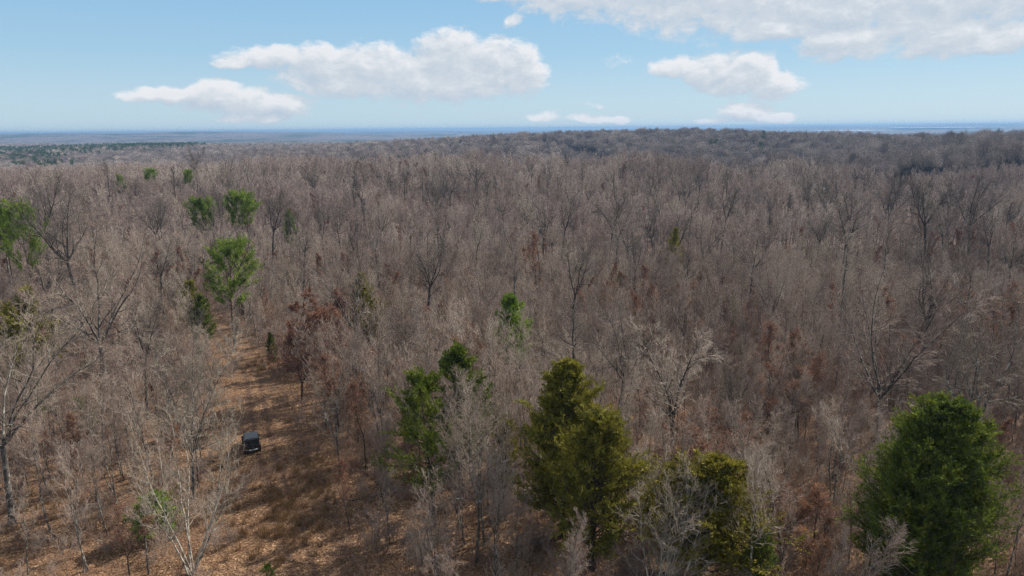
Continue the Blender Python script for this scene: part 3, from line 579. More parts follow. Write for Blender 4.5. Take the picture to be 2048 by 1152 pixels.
# bare trees one can point at
BT = 'bare tree'
hb = lambda seed, m1, m2, **k: proto(bare, (m1, m2), seed, **{**OP, **k})
b_left = hb(231, M_bark, M_twigpale, Ht=21, r0=0.26, fork=0.30, nl=6, la=0.62, nb=8, blen=0.20, up=0.03, wan=0.15, n2=6, n3=4, n4=3)
plant('bare_oak', b_left, 24, 0, 520, 21, 'huge bare tree with pale crooked limbs along the left edge', BT, base=1050, free=3, rz=2.8)
b_old = hb(232, M_bark, M_twig, Ht=21, r0=0.34, fork=0.32, nl=5, la=0.6, nb=9, blen=0.2, wan=0.13)
plant('bare_oak', b_old, 212, 0, 430, 21, 'big spreading grey oak standing left of the clearing', BT, base=800, free=4.5, rz=0.7, wide=0.95)
b_clump = hb(233, M_pale, M_twigpale, Ht=12.5, r0=0.072, fork=0.25, stems=8, nl=1, nb=12, blen=0.17, up=0.12, n2=5, n3=4, n4=2, tw=0.009)
plant('bare_tree', b_clump, 340, 46, 800, 12.5, 'clump of pale slender stems in the bottom left foreground', BT, free=2.2, rz=1.1)
b_tall = hb(234, M_bark, M_twigpale, Ht=15, r0=0.13, fork=0.25, nl=3, la=0.25, nb=14, blen=0.19, up=0.09)
plant('bare_tree', b_tall, 345, 57, 640, 15, 'feathery upright grey tree behind the pale stem clump', BT, free=2, rz=0.1)
b_fork = hb(235, M_dark, M_twig, Ht=16, r0=0.24, fork=0.38, nl=2, la=0.32, nb=13, blen=0.24, wan=0.12)
plant('bare_oak', b_fork, 1335, 0, 640, 16, 'dark V-forked bare oak behind the two olive cedars', BT, base=962, free=4.5, rz=0.2)
b_fan = hb(236, M_bark, M_twig, Ht=21, r0=0.28, fork=0.22, nl=5, la=0.6, nb=11, blen=0.22, up=0.02, bang=0.9)
plant('bare_oak', b_fan, 1800, 68, 478, 21, 'wide fan-shaped dark oak behind the big dark cedar', BT, free=5, rz=1.9)
b_right = hb(237, M_bark, M_twigpale, Ht=19, r0=0.3, fork=0.3, nl=4, la=0.62, nb=9, blen=0.24, wan=0.14)
plant('bare_oak', b_right, 1972, 0, 575, 19, 'lichen-grey oak with long limbs near the right edge', BT, base=975, free=5, rz=3.4)
b_white = hb(238, M_pale, M_twigpale, Ht=10, r0=0.075, fork=0.2, stems=9, nl=1, nb=11, blen=0.24, up=0.06, n2=5, n3=4, n4=2, tw=0.009, wan=0.12)
plant('bare_tree', b_white, 1335, 41.0, 925, 10, 'low clump of pale bare stems fanning out in front of an olive cedar', BT, free=2.2, rz=0.9)
b_wisp = hb(239, M_bark, M_twigpale, Ht=14, r0=0.13, fork=0.3, nl=2, la=0.25, nb=14, blen=0.24, up=0.06, n2=5, n3=4, n4=3, tw=0.009)
plant('bare_tree', b_wisp, 945, 47.5, 788, 14, 'wispy pale-twigged tree in front of the ragged cedar', BT, free=2, rz=0.9)
plant('bare_tree', b_wisp, 668, 62, 742, 14, 'drooping pale-twigged tree on the right side of the clearing', BT, free=2, rz=2.4)
plant('bare_oak', b_fan, 960, 108, 484, 21, 'dark broad-headed oak in the thicket above the bright young pine', BT, free=2.5, rz=0.4, wide=0.8)
for px, Y, top, k, lab, wd in [
 (1692, 138, 400, 2, 'twin-trunked grey oak rising out of the thicket, right of centre', 0.9),
 (952, 262, 322, 0, 'dark candelabra-shaped oak above the thicket at mid picture', 0.75),
 (1316, 205, 345, 1, 'tall grey tree with a narrow crown right of the candelabra-shaped oak', 0.8),
 (532, 150, 385, 1, 'tall dark-stemmed tree beside the round dense pine', 0.8),
 (709, 235, 345, 3, 'thin black trunk standing between the round pine and the candelabra oak', 0.8),
 (724, 225, 352, 1, 'second thin dark tree of the pair left of the candelabra oak', 0.7),
 (888, 245, 352, 2, 'crooked black tree just left of the candelabra-shaped oak', 0.7),
 (1017, 300, 322, 3, 'slim straight tree just right of the candelabra oak', 0.8),
 (1370, 225, 352, 2, 'two-pronged dark tree right of the tall narrow-crowned one', 0.8),
 (1398, 230, 350, 3, 'leaning dark trunk beside the two-pronged tree', 0.9),
 (1428, 215, 380, 2, 'short dark forked tree below the leaning trunk', 0.7),
 (1625, 215, 355, 1, 'tall brown tree in front of the three white poles', 0.7),
 (1580, 210, 385, 3, 'thin tree left of the tall brown one under the white poles', 0.7),
 (1870, 150, 350, 0, 'pale haze-crowned tree in the woods above the big dark cedar', 0.9),
 (1960, 160, 355, 4, 'large grey crown in the far right woods', 0.9),
 (1790, 185, 355, 4, 'broad pale crown left of the haze-crowned tree', 0.9),
 (378, 300, 292, 4, 'spreading bare tree against the far left hills', 0.7),
 (450, 265, 310, 2, 'scraggy tree between the far hills and the paler ragged pine', 0.7),
 (344, 230, 335, 3, 'stubby dark-stemmed tree on the near slope of the far left hill', 0.7),
 (64, 150, 340, 0, 'wide crooked tree above the pine cut by the left edge', 0.9),
 (132, 120, 372, 4, 'tangled grey oak to the left of the ragged pine', 0.9),
 (440, 200, 362, 4, 'bent dark tree curving up between the pair of pines', 0.7),
 (300, 165, 395, 0, 'tilted pale oak left of the paler ragged pine', 0.8),
 (1272, 120, 470, 1, 'leaning grey tree right of centre, tilted to the left', 0.7),
 (1086, 165, 400, 4, 'lichen-pale oak in the thicket below the ridge, mid picture', 0.8),
 (1930, 450, 262, 4, 'large round bare crown standing on the right skyline', 0.8),
 (1240, 70, 610, 4, 'rounded misty grey tree behind the touching cedar pair', 0.8),
 (1150, 68, 600, 3, 'slim grey tree left of the rounded misty one behind the touching cedar pair', 0.9),
 (808, 80, 610, 0, 'pale bushy-crowned tree left of the bright young pine', 0.6),
 (1480, 62, 720, 0, 'pale twiggy tree right of the V-forked oak', 0.6),
 (1590, 60, 780, 3, 'thin grey tree halfway between the V-forked oak and the big dark cedar', 0.9)]:
    plant('bare_oak', oaks[k], px, Y, top, 19, lab, BT, free=1.8, rz=px * 0.37 % 6.28, wide=wd, tilt=0.0 if px != 1272 else 0.0)

# ------------------------------------------------------------------ anonymous trees
def jitter(sp, y0, y1, margin, seed, amax=0.80):
    r = rs(seed); ys = np.arange(y0, y1, sp); pts = []
    for y in ys:
        xm = y * amax + margin; xs = np.arange(-xm, xm, sp); pts.append(np.stack([xs + r.uniform(-.48, .48, len(xs)) * sp, y + r.uniform(-.48, .48, len(xs)) * sp], 1))
    p = np.concatenate(pts); return p, r
RIMX = np.tan([math.atan2(*ray(c, 300)[:2]) for c in (0, 1250, 1560, 1800, 2048)])
def rim_of(x, y):
    """forward distance at which the near plateau ends and the darker slope woods begin"""
    return np.interp(x / y, RIMX, [468, 468, 415, 372, 352])
def visible_to_camera(X, Y, top):
    """is a tree top at this height above every ground sight line nearer in"""
    ok = np.ones(len(X), bool); d = np.hypot(X, Y); z = H(X, Y) + top; el = (z - CAMZ) / d
    for f in np.linspace(0.25, 0.97, 30): ok &= (H(X * f, Y * f) + 5.0 - CAMZ) / (d * f) < el + 0.0015
    return ok
p, r = jitter(2.75, 33, 165, 14, 11); cd, s = clear_dist(p[:, 0], p[:, 1]); X, Y = p[:, 0], p[:, 1]
dn = np.ones(len(p)) * 0.95
left = (s < 0) & (Y < 92); dn = np.where(left, 0.88, dn); dn = np.where(left & (Y < 56), 0.75, dn)
dn = np.where((Y < 60) & (X > -10) & (X < 6), 0.6, dn); dn = np.where((Y < 44.5), np.minimum(dn, 0.16), dn)
ok = (r.rand(len(p)) < dn) & (cd > 0.6)
for (x, y, q) in taken: ok &= np.hypot(X - x, Y - y) > q
hs = r.uniform(0.5, 1.12, len(p)) * np.where(left, 0.85, 1.0) * np.interp(Y, [60, 115], [0.98, 0.72]) * np.where(Y < 48, 0.82, 1.0) * (1 + 0.18 * waves(X, Y, 4)); kd = r.randint(0, 7, len(p)); rz = r.rand(len(p)) * 6.28
leafy = r.rand(len(p)) - (0.22 + 0.25 * (X > 12)) * np.clip(waves(X, Y, 4) * 1.2 - 0.5 + 0.3 * waves(X, Y, 3), 0, 1); X, Y, hs, kd, rz, leafy, s = X[ok], Y[ok], hs[ok], kd[ok], rz[ok], leafy[ok], s[ok]
Z = H(X, Y)
vis = np.array([(-15 < project(x, y, z + 7 * h)[0] < 2063) and project(x, y, z + 11 * h)[1] < 1150 for x, y, z, h in zip(X, Y, Z, hs)])
order = np.argsort(np.where(vis, np.hypot(X, Y) / hs ** 0.6, 1e9)); solo = set(order[:300].tolist())
nleaf = 0
for i in order[:300]:
    o_l = leafy[i]
    if o_l < 0.05:
        parts = (rusty + amber)[i % 3]; o = empty('rusty_leaved_sapling', (X[i], Y[i], Z[i]), rz[i], hs[i] * 1.0)
        tag(o, 'thin sapling holding dead rust-brown leaves among bare grey saplings', 'sapling', 'rusty leaved saplings in the near woods'); nleaf += 1
    else:
        parts = young[kd[i]]; o = empty('bare_sapling', (X[i], Y[i], Z[i]), rz[i], hs[i])
        if s[i] < 0: tag(o, 'slender leafless grey sapling in the open woods left of the clearing', 'sapling', 'bare saplings left of the clearing')
        else: tag(o, 'slender leafless grey sapling in the dense near thicket right of the clearing', 'sapling', 'bare saplings right of the clearing')
    for nm, me in parts: child(nm, me, o)
# russet patches that show in the thicket
for (pa0, pa1, t0_, t1_2, n_, hh) in [(1500, 1650, 640, 740, 7, 8), (1860, 2040, 560, 640, 8, 9), (1570, 1700, 930, 1060, 6, 6), (820, 970, 600, 690, 7, 8), (1330, 1480, 800, 900, 4, 7), (1020, 1100, 460, 500, 3, 8), (640, 760, 620, 720, 5, 9)]:
    for _ in range(n_):
        px_, ty_ = r.uniform(pa0, pa1), r.uniform(t0_, t1_2); v_ = ray(px_, ty_); Yq = (CAMZ - hh) / (-v_[2] / v_[1]); x_ = Yq * v_[0] / v_[1]
        o = empty('rusty_leaved_sapling', (x_, Yq, h1(x_, Yq)), r.rand() * 6.28, (hh / 8 * 1.35, hh / 8 * 1.35, hh / 8)); tag(o, 'thin sapling holding dead rust-brown leaves among bare grey saplings', 'sapling', 'rusty leaved saplings in the near woods')
        for nm, me in (rusty + amber)[r.randint(0, 3)]: child(nm, me, o)

# tall emergent trees
p, r = jitter(13.0, 78, 430, 0, 12, 0.74); X1, Y1 = p[:, 0], p[:, 1]; ok = (r.rand(len(p)) < 0.45) & (clear_dist(X1, Y1)[0] > 3)
for (x, y, q) in taken: ok &= np.hypot(X1 - x, Y1 - y) > q + 2
X1, Y1 = X1[ok], Y1[ok]; sel = np.argsort(np.hypot(X1, Y1))[:170]
for i in sel:
    o = empty('bare_oak', (X1[i], Y1[i], h1(X1[i], Y1[i])), r.rand() * 6.28, (w_ := r.uniform(0.66, 0.98)) and (w_ * 0.78, w_ * 0.78, w_))
    tag(o, 'tall leafless oak with a dark trunk rising above the grey thicket', BT, 'tall bare oaks rising above the thicket')
    for nm, me in (oaks if r.rand() < 0.35 else oaks_grey)[r.randint(0, 5)]: child(nm, me, o)

def instancer(name, label, cat, X, Y, Z, rz, sc, idx, meshes, group=None):
    pc = bpy.data.collections.new(name + '_forms')
    for k, me in enumerate(meshes):
        q = bpy.data.objects.new('%s_form_%02d' % (name, k), me); pc.objects.link(q)
    n = len(X); me = bpy.data.meshes.new(name); me.vertices.add(n); me.vertices.foreach_set('co', np.stack([X, Y, Z], 1).astype(np.float32).ravel())
    for nm, v, ty in (('rz', rz, 'FLOAT'), ('sc', sc, 'FLOAT'), ('ix', idx, 'INT')):
        a = me.attributes.new(nm, ty, 'POINT'); a.data.foreach_set('value', np.asarray(v).astype(np.int32 if ty == 'INT' else np.float32))
    o = bpy.data.objects.new(name, me); COL.objects.link(o); tag(o, label, cat, group, 'stuff')
    ng = bpy.data.node_groups.new(name, 'GeometryNodeTree'); ng.interface.new_socket('Geometry', in_out='INPUT', socket_type='NodeSocketGeometry'); ng.interface.new_socket('Geometry', in_out='OUTPUT', socket_type='NodeSocketGeometry')
    N = ng.nodes; L = ng.links; gi = N.new('NodeGroupInput'); go = N.new('NodeGroupOutput'); ci = N.new('GeometryNodeCollectionInfo'); ip = N.new('GeometryNodeInstanceOnPoints')
    ci.inputs['Collection'].default_value = pc; ci.inputs['Separate Children'].default_value = True; ci.inputs['Reset Children'].default_value = True
    def named(nm, ty):
        q = N.new('GeometryNodeInputNamedAttribute'); q.data_type = ty; q.inputs['Name'].default_value = nm
        return [s_ for s_ in q.outputs if s_.enabled and s_.name == 'Attribute'][0]
    cx = N.new('ShaderNodeCombineXYZ'); L.new(named('rz', 'FLOAT'), cx.inputs[2])
    L.new(gi.outputs[0], ip.inputs['Points']); L.new(ci.outputs[0], ip.inputs['Instance']); ip.inputs['Pick Instance'].default_value = True
    L.new(named('ix', 'INT'), ip.inputs['Instance Index']); L.new(cx.outputs[0], ip.inputs['Rotation']); L.new(named('sc', 'FLOAT'), ip.inputs['Scale']); L.new(ip.outputs[0], go.inputs[0])
    md = o.modifiers.new('scatter', 'NODES'); md.node_group = ng
    return o
# the rest of the near trees and the woods out to the rim, one mass
near_merged = []
for fm in young:
    me = bpy.data.meshes.new('tree_form'); bm = bmesh.new()
    for k, (nm, q) in enumerate(fm):
        n0 = len(bm.faces); bm.from_mesh(q); bm.faces.ensure_lookup_table()
        for f_ in bm.faces[n0:]: f_.material_index = k
    bm.to_mesh(me); bm.free(); me.materials.append(M_bark); me.materials.append(M_twig); near_merged.append(me)
rest = np.array([i for i in range(len(X)) if i not in solo])
p, r = jitter(3.2, 165, 470, 10, 13); X2, Y2 = p[:, 0], p[:, 1]; v = (r.rand(len(p)) < 0.9) & (Y2 < rim_of(X2, Y2)) & visible_to_camera(X2, Y2, 10); X2, Y2 = X2[v], Y2[v]; n2 = len(X2)
AX = np.concatenate([X[rest], X2]); AY = np.concatenate([Y[rest], Y2]); ix2 = np.where(r.rand(n2) < 0.05, 12, 7 + r.randint(0, 5, n2))
ix1 = kd[rest].copy(); ix1[leafy[rest] < 0.06] = 12
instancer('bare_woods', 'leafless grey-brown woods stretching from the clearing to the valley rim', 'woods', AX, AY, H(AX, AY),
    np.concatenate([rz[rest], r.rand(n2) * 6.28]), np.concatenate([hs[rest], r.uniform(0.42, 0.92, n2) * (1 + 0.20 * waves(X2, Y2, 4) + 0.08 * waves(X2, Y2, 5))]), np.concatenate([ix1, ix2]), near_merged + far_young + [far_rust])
p, r = jitter(7.6, 350, 1320, 10, 14, 0.78); X3, Y3 = p[:, 0], p[:, 1]; v = (Y3 > rim_of(X3, Y3)) & visible_to_camera(X3, Y3, 16) & (r.rand(len(p)) < 0.93); X3, Y3 = X3[v], Y3[v]
# cleared strip under the power line: down the middle ridge and in front of the three poles
pa_, pb_ = np.array(at(1078, 262, 930)[:2]), np.array(at(1340, 330, 560)[:2]); ab = pb_ - pa_; tq_ = ((X3 - pa_[0]) * ab[0] + (Y3 - pa_[1]) * ab[1]) / (ab @ ab)
dq_ = np.hypot(X3 - pa_[0] - tq_ * ab[0], Y3 - pa_[1] - tq_ * ab[1]); v = ~((tq_ > 0) & (tq_ < 1) & (dq_ < 13))
xa, ya = at(1622, 320, 610)[:2]; v &= ~((np.abs(X3 - xa) < 26) & (Y3 < ya + 6) & (Y3 > ya - 40)); X3, Y3 = X3[v], Y3[v]; n3 = len(X3)
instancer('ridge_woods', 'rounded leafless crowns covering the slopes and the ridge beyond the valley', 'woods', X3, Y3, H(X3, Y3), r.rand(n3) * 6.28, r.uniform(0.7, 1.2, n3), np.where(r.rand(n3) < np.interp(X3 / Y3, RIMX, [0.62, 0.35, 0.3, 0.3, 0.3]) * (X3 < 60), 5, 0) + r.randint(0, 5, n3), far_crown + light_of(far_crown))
p, r = jitter(10.5, 1300, 2700, 10, 15, 0.78); X4, Y4 = p[:, 0], p[:, 1]; v = visible_to_camera(X4, Y4, 16) & (r.rand(len(p)) < 0.93); X4, Y4 = X4[v], Y4[v]; n4 = len(X4)
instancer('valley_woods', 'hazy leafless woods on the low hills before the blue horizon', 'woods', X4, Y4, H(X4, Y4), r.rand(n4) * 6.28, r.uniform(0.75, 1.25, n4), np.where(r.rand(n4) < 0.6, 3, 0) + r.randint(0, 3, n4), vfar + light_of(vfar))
# evergreens far off
PX, PY = [], []
r = rs(21)
for (px0, px1, y0, y1, n) in [(0, 420, 1150, 1900, 3600), (0, 170, 860, 1120, 500), (230, 420, 1400, 1700, 500)]:
    for _ in range(n):
        a = r.uniform(px0, px1); Yq = r.uniform(y0, y1); x = at(a, 300, Yq)[0]
        fade = 0.9 * max(0.0, (a - px0 - 0.62 * (px1 - px0)) / (0.38 * (px1 - px0)) + r.uniform(-0.3, 0.3)) + (0.8 if r.rand() < 0.12 else 0) * 0
        if waves(x, Yq, 2) * 0.7 + waves(x, Yq, 3) * 0.5 + waves(x, Yq, 4) * 0.25 + r.randn() * 0.25 > -0.05 + fade: PX.append(x); PY.append(Yq)
PX, PY = np.array(PX), np.array(PY)
instancer('far_pine_woods', 'dark green pine woods on the hill far to the left', 'woods', PX, PY, H(PX, PY), r.rand(len(PX)) * 6.28, r.uniform(1.0, 1.5, len(PX)), r.randint(0, 2, len(PX)), farpine)
for k in range(70):
    px_ = r.uniform(480, 850) if k < 58 else r.uniform(1080, 1560); Yq = r.uniform(520, 680) if k < 58 else r.uniform(560, 800)
    x = at(px_, 315, Yq)[0]; q = empty('pine_tree', (x, Yq, h1(x, Yq)), r.rand() * 6, r.uniform(0.9, 1.4) * 1.05)
    tag(q, 'small dark green pine far off among bare trees under the ridge', PI_, 'far pines under the ridge')
    m_ = farpine_g[k % 2]
    if k < 2: far_parts = globals().setdefault('far_parts_%d' % k, [('trunk', m_[0].mesh('trunk', [M_brown])), ('crown', m_[1].mesh('crown', [M_pinefar]))])
    for nm, me in globals()['far_parts_%d' % (k % 2)]: child(nm, me, q)

# undergrowth
p, r = jitter(1.85, 36, 175, 8, 16); Xb, Yb = p[:, 0], p[:, 1]; cd, s_ = clear_dist(Xb, Yb)
keep = (cd > 0.3) & (r.rand(len(p)) < np.where((s_ < 0) & (Yb < 90), 0.55, 0.8)); keep |= (cd > -2.5) & (r.rand(len(p)) < 0.18) | ((cd <= 0) & (r.rand(len(p)) < 0.03) & (np.abs(s_) > 1.6))
Xb, Yb = Xb[keep], Yb[keep]; nb_ = len(Xb)
instancer('undergrowth', 'low tangled brown brush covering the forest floor', 'undergrowth', Xb, Yb, H(Xb, Yb), r.rand(nb_) * 6.28, r.uniform(0.35, 1.1, nb_) * np.where(clear_dist(Xb, Yb)[1] > 5, 1.35, 1.0), r.randint(0, 5, nb_), brush)
# fallen leaves and dry grass
r = rs(31); n = 150000; Yl = 34 + 66 * r.rand(n) ** 1.2; Xl = r.uniform(-1, 1, n) * (Yl * 0.76 + 4); gl = Geo()
quads(gl, np.stack([Xl, Yl, H(Xl, Yl) + 0.03 + 0.05 * r.rand(n)], 1), 0.125, r, flat=0.7)
o = bpy.data.objects.new('fallen_leaves', gl.mesh('fallen_leaves', [M_litter])); COL.objects.link(o); tag(o, 'tan and brown fallen leaves strewn over the forest floor', 'leaf litter', kind='stuff')
gg = Geo(); cx_, cy_ = [], []
for (px, py, sp, n) in [(600, 1010, 2.6, 130), (560, 1080, 2.2, 60), (520, 730, 2.5, 40), (640, 930, 2.0, 35), (430, 990, 3.5, 40), (120, 980, 5, 70), (560, 880, 3, 12)]:
    x, y = hit(px, py); cx_ += list(x + r.randn(n) * sp); cy_ += list(y + r.randn(n) * sp)
cx_, cy_ = np.array(cx_), np.array(cy_); cx_ = np.repeat(cx_, 34) + r.randn(len(cx_) * 34) * 0.13; cy_ = np.repeat(cy_, 34) + r.randn(len(cx_)) * 0.13
pb = np.stack([cx_, cy_, H(cx_, cy_) - 0.02], 1); d = np.concatenate([r.randn(len(pb), 2) * 0.35, np.ones((len(pb), 1))], 1); gg.tubes(grow(pb, d, r.uniform(0.4, 0.95, len(pb)), 3, 0.15, -0.05, r), taper(np.full(len(pb), 0.011), 3, 0.2), 3, var=r.rand(len(pb)))
o = bpy.data.objects.new('dry_grass', gg.mesh('dry_grass', [M_grass])); COL.objects.link(o); tag(o, 'tufts of dry tan grass along the leafy track', 'grass', kind='stuff')

# fallen branches
for k, (px, py, L_, a_, rr_) in enumerate([(700, 1005, 5.0, 0.3, 0.07), (640, 905, 3.4, 2.6, 0.05), (430, 925, 4.5, 2.9, 0.06), (1075, 1090, 4.0, 0.8, 0.07), (250, 930, 3.5, 0.2, 0.06)]):
    x, y = hit(px, py); r = rs(400 + k); g_ = Geo(); p0 = np.array([[0, 0, 0.08]]); c_ = grow(p0, np.array([[math.cos(a_), math.sin(a_), 0.02]]), np.array([L_]), 8, 0.09, 0.0, r); c_[:, :, 2] = 0.06 + 0.02 * np.arange(8)
    Rr = taper(np.array([rr_]), 8, 0.3); g_.tubes(c_, Rr, 6); Pa, Da, tt, q_, _ = spawn(c_, Rr, 5, 0.3, 1, 0.7, r); Da[:, 2] = np.abs(Da[:, 2]) * 0.4; g_.tubes(grow(Pa, Da, np.full(5, L_ * 0.22), 4, 0.15, 0, r), taper(np.full(5, rr_ * 0.4), 4, 0.3), 4)
    o = bpy.data.objects.new('fallen_branch', g_.mesh('fallen_branch', [M_bark], True)); COL.objects.link(o); o.location = (x, y, h1(x, y))
    tag(o, ['long fallen branch lying under the ragged cedar', 'short fallen branch lying right of the parked vehicle', 'fallen branch lying left of the parked vehicle', 'fallen branch lying below the touching cedar pair', 'fallen branch on the floor of the open left woods'][k], 'branch')

# ------------------------------------------------------------------ parked vehicle
def plain(name, col, rough=0.4, metal=0.0, spec=0.5, nz=0.0):
    m, t, b = mat(name, rough, spec); b.inputs['Metallic'].default_value = metal
    n = t.noise(t.new('ShaderNodeTexCoord').outputs['Object'], 6.0, 4, 0.6); t.put(b.inputs['Base Color'], t.mix(t.m('MULTIPLY', n, 0.4 + nz), col, tuple(min(1, c * 1.6 + 0.01) for c in col))); return m
V_black = plain('paint_black', (0.012, 0.013, 0.016), 0.30); V_top = plain('hardtop_black', (0.012, 0.015, 0.020), 0.33); V_glass = plain('glass_dark', (0.008, 0.01, 0.012), 0.06)
V_rub = plain('rubber', (0.014, 0.013, 0.013), 0.85); V_rim = plain('rim_grey', (0.06, 0.06, 0.06), 0.4, 0.6); V_red = plain('lamp_red', (0.16, 0.012, 0.01), 0.2); V_sil = plain('plate_silver', (0.45, 0.46, 0.48), 0.35)
def solid(name, pts_yz, x0, x1, m, parent, bev=0.03, taperx=0.0):
    """profile in the vehicle's side plane, extruded across; the top narrows by taperx"""
    bm = bmesh.new(); zs = [q[1] for q in pts_yz]; z0, z1 = min(zs), max(zs)
    def X_(x, z): f = (z - z0) / max(z1 - z0, 1e-6); return x - math.copysign(taperx * f, x - (x0 + x1) / 2)
    a = [bm.verts.new((X_(x0, z), y, z)) for y, z in pts_yz]; b = [bm.verts.new((X_(x1, z), y, z)) for y, z in pts_yz]
    bm.faces.new(a); bm.faces.new(b[::-1]); n = len(a)
    for i in range(n): bm.faces.new((a[i], b[i], b[(i + 1) % n], a[(i + 1) % n])[::-1])
    bmesh.ops.recalc_face_normals(bm, faces=bm.faces)
    if bev: bmesh.ops.bevel(bm, geom=list(bm.edges), offset=bev, segments=2, profile=0.6, affect='EDGES')
    me = bpy.data.meshes.new(name); bm.to_mesh(me); bm.free(); me.materials.append(m); return child(name, me, parent)
def ring(name, r_o, w_, m, parent, loc, axis='X', r_i=0.0, bev=0.03):
    bm = bmesh.new(); bmesh.ops.create_cone(bm, cap_ends=True, segments=28, radius1=r_o, radius2=r_o, depth=w_)
    if bev: bmesh.ops.bevel(bm, geom=[e for e in bm.edges if abs(e.verts[0].co.z - e.verts[1].co.z) < 1e-4], offset=bev, segments=2, affect='EDGES')
    bmesh.ops.rotate(bm, verts=bm.verts, matrix=Matrix.Rotation(R(90), 3, 'Y' if axis == 'X' else 'X')); me = bpy.data.meshes.new(name); bm.to_mesh(me); bm.free(); me.materials.append(m)
    o = child(name, me, parent); o.location = loc; return o
jx, jy = hit(490, 913)
J = empty('parked_car', (jx, jy + 1.9, h1(jx, jy) - 0.02), R(24), 0.88); tag(J, 'boxy black off-road vehicle parked on the leafy track, seen from behind', 'car')
solid('body', [(-1.95, 0.5), (-1.95, 1.12), (0.62, 1.12), (1.95, 1.06), (2.02, 0.95), (2.02, 0.5)], -0.80, 0.80, V_black, J, 0.05)
solid('hard_top', [(-1.93, 1.124), (-1.86, 1.80), (-1.75, 1.85), (0.15, 1.85), (0.30, 1.80), (0.68, 1.124)], -0.78, 0.78, V_top, J, 0.05, 0.07)
solid('roof_panel', [(-1.78, 1.853), (-1.78, 1.885), (-0.35, 1.885), (-0.35, 1.853)], -0.64, 0.30, V_top, J, 0.008)
solid('roof_panel', [(-1.78, 1.853), (-1.78, 1.885), (-0.35, 1.885), (-0.35, 1.853)], 0.33, 0.64, V_top, J, 0.008)
solid('rear_window', [(-1.955, 1.22), (-1.90, 1.72), (-1.87, 1.72), (-1.92, 1.22)], -0.60, 0.60, V_glass, J, 0.004)
solid('windscreen', [(0.70, 1.2), (0.38, 1.76), (0.35, 1.75), (0.66, 1.19)], -0.64, 0.64, V_glass, J, 0.004)
for sx_ in (-1, 1):
    for (a0, a1) in ((-1.6, -0.75), (-0.6, 0.32)):
        solid('side_window', [(a0, 1.24), (a0 + 0.04, 1.68), (a1 - 0.1, 1.68), (a1, 1.24)], sx_ * 0.735 - 0.045, sx_ * 0.735 + 0.045, V_glass, J, 0.004, 0.0)
    for yy in (-1.25, 1.30):
        wl = ring('wheel', 0.41, 0.27, V_rub, J, (sx_ * 0.82, yy, 0.41), bev=0.05); ring('rim', 0.23, 0.03, V_rim, wl, (sx_ * 0.14, 0, 0), bev=0.008)
        solid('fender', [(yy - 0.55, 0.62), (yy - 0.42, 0.92), (yy + 0.42, 0.92), (yy + 0.55, 0.62), (yy + 0.46, 0.62), (yy + 0.36, 0.86), (yy - 0.36, 0.86), (yy - 0.46, 0.62)], sx_ * 0.87 - 0.10, sx_ * 0.87 + 0.10, V_rub, J, 0.01)
    solid('tail_light', [(-1.985, 0.78), (-1.985, 1.02), (-1.953, 1.02), (-1.953, 0.78)], sx_ * 0.68 - 0.07, sx_ * 0.68 + 0.07, V_red, J, 0.008)
    solid('mirror', [(0.42, 1.2), (0.42, 1.4), (0.52, 1.4), (0.52, 1.2)], sx_ * 0.90 - 0.09, sx_ * 0.90 + 0.09, V_black, J, 0.02)
sw = ring('spare_wheel', 0.37, 0.24, V_rub, J, (0.05, -2.09, 1.02), 'Y', bev=0.05); ring('rim', 0.2, 0.03, V_rim, sw, (0, -0.125, 0), 'Y', bev=0.008)
solid('bumper', [(-2.16, 0.46), (-2.16, 0.64), (-1.96, 0.64), (-1.96, 0.46)], -0.80, 0.80, V_rub, J, 0.02)
solid('bumper_step', [(-2.172, 0.57), (-2.172, 0.655), (-2.04, 0.655), (-2.04, 0.645), (-2.163, 0.57)], -0.38, 0.52, V_sil, J, 0.0)
solid('front_bumper', [(2.05, 0.44), (2.05, 0.64), (2.25, 0.64), (2.25, 0.44)], -0.78, 0.78, V_rub, J, 0.02)
ring('exhaust_pipe', 0.035, 0.3, V_rim, J, (0.5, -2.02, 0.38), 'Y', bev=0.0)

# ------------------------------------------------------------------ power line poles and cables
M_pole = plain('pole_weathered', (0.50, 0.49, 0.46), 0.8, nz=0.2); M_wire = plain('wire', (0.35, 0.35, 0.36), 0.5, 0.5)
tops = []
for px, lab in [(1597, 'white utility pole on the far ridge, leftmost of the three'), (1623, 'white utility pole on the far ridge, middle of the three'), (1650, 'white utility pole on the far ridge, rightmost of the three')]:
    x, y, z = at(px, 309, 610); z0 = h1(x, y); o = empty('utility_pole', (x, y, z0)); tag(o, lab, 'pole', 'white poles on the ridge')
    hgt = max(z - z0, 8); g_ = Geo(); g_.tubes(np.array([[[0, 0, -0.5], [0, 0, hgt]]]), np.array([[0.42, 0.32]]), 10); child('post', g_.mesh('post', [M_pole], True), o)
    g_ = Geo(); g_.tubes(np.array([[[-1.6, 0, hgt - 0.5], [1.6, 0, hgt - 0.5]]]), np.array([[0.12, 0.12]]), 6); child('crossarm', g_.mesh('crossarm', [M_brown]), o); tops.append((x, y, z0 + hgt))
for k in range(3):
    a = np.array(at(1090, 262 + 2 * k, 900)); b_ = np.array(tops[k]); tt = np.linspace(0, 1, 30)[:, None]; c_ = a * (1 - tt) + b_ * tt; c_[:, 2] -= 14 * (4 * tt * (1 - tt))[:, 0] * 0.4
    g_ = Geo(); g_.tubes(c_[None], np.full((1, 30), 0.07), 4); o = bpy.data.objects.new('power_cable', g_.mesh('power_cable', [M_wire])); COL.objects.link(o)
    tag(o, 'thin power cable strung across the valley to the white poles', 'cable', 'power cables over the valley')

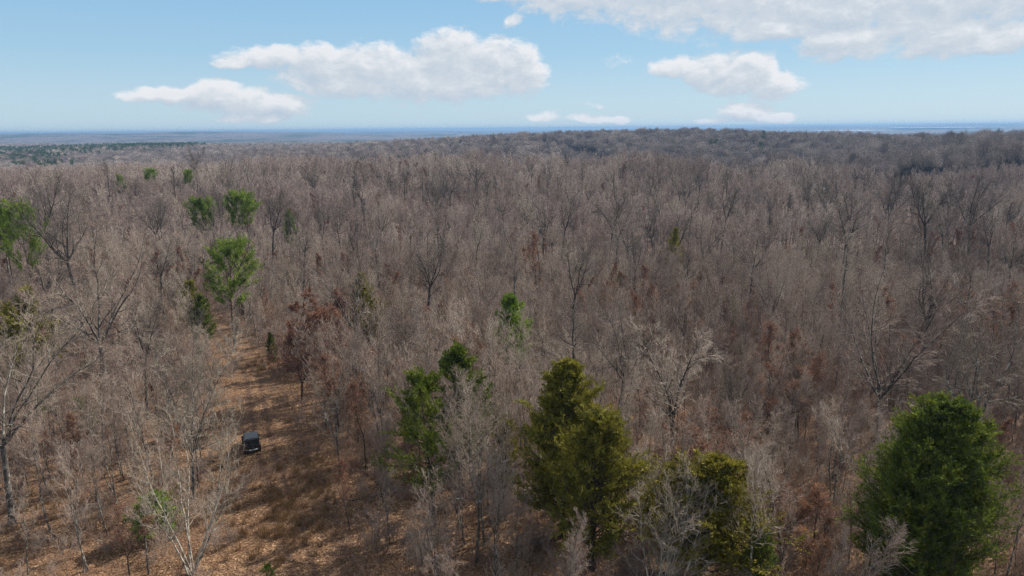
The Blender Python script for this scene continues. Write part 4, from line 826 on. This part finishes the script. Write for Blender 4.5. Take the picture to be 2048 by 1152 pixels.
# ------------------------------------------------------------------ far lake
ml, t, b = mat('lake_water', 0.08, 0.6); t.put(b.inputs['Base Color'], t.mix(t.noise(t.new('ShaderNodeNewGeometry').outputs['Position'], 0.004, 3), (0.62, 0.64, 0.65), (0.80, 0.80, 0.79)))
b.inputs['Roughness'].default_value = 0.35
for k, (a0, a1, y0, y1) in enumerate([(1650, 1745, 268.5, 267.2), (1800, 1985, 265.8, 262.6), (1800, 1885, 262.0, 260.8)]):
    Yq = 7200 + 500 * k; pa = at(a0, y0, Yq); pb_ = at(a1, y0, Yq); zz = pa[2]; dy = 650
    v = []; n = 24
    for i in range(n):
        th = i / n * 6.283; rx = (pb_[0] - pa[0]) / 2 * (1 + 0.12 * math.sin(3 * th + k)); v.append(((pa[0] + pb_[0]) / 2 + rx * math.cos(th), Yq + dy * math.sin(th) * (1 + 0.2 * math.sin(5 * th)), 0))
    zz = max(h1(q[0], q[1]) for q in v) + 1.0
    me = bpy.data.meshes.new('water'); me.from_pydata([(q[0], q[1], zz) for q in v], [], [list(range(n))]); me.materials.append(ml)
    o = bpy.data.objects.new('water', me); COL.objects.link(o); tag(o, kind='structure')

# ------------------------------------------------------------------ haze
HTOP = max(q[1] for q in EXT); HLOW = min(q[0] for q in EXT)
hm = bpy.data.materials.new('haze'); hm.use_nodes = True; t = NT(hm.node_tree); t.n.clear(); pv = t.new('ShaderNodeVolumePrincipled'); pv.inputs['Density'].default_value = 1.45e-4
pv.inputs['Color'].default_value = (0.22, 0.39, 0.63, 1); pv.inputs['Anisotropy'].default_value = 0.15
o_ = t.new('ShaderNodeOutputMaterial'); t.put(o_.inputs['Volume'], pv.outputs[0])
bm = bmesh.new(); bmesh.ops.create_cube(bm, size=1.0); zt, zb = max(36.0, HTOP + 1.0), HLOW - 1.0
for v_ in bm.verts: v_.co = (v_.co.x * 31400, v_.co.y * 31400, zt if v_.co.z > 0 else zb)
me = bpy.data.meshes.new('haze'); bm.to_mesh(me); bm.free(); me.materials.append(hm); o = bpy.data.objects.new('haze', me); COL.objects.link(o); tag(o, kind='stuff')
print('HAZETOP', zt, 'TERRAIN', float(GRID.min()), float(GRID.max()), 'COUNTS', len(rest), n2, n3, n4, len(PX), nb_)
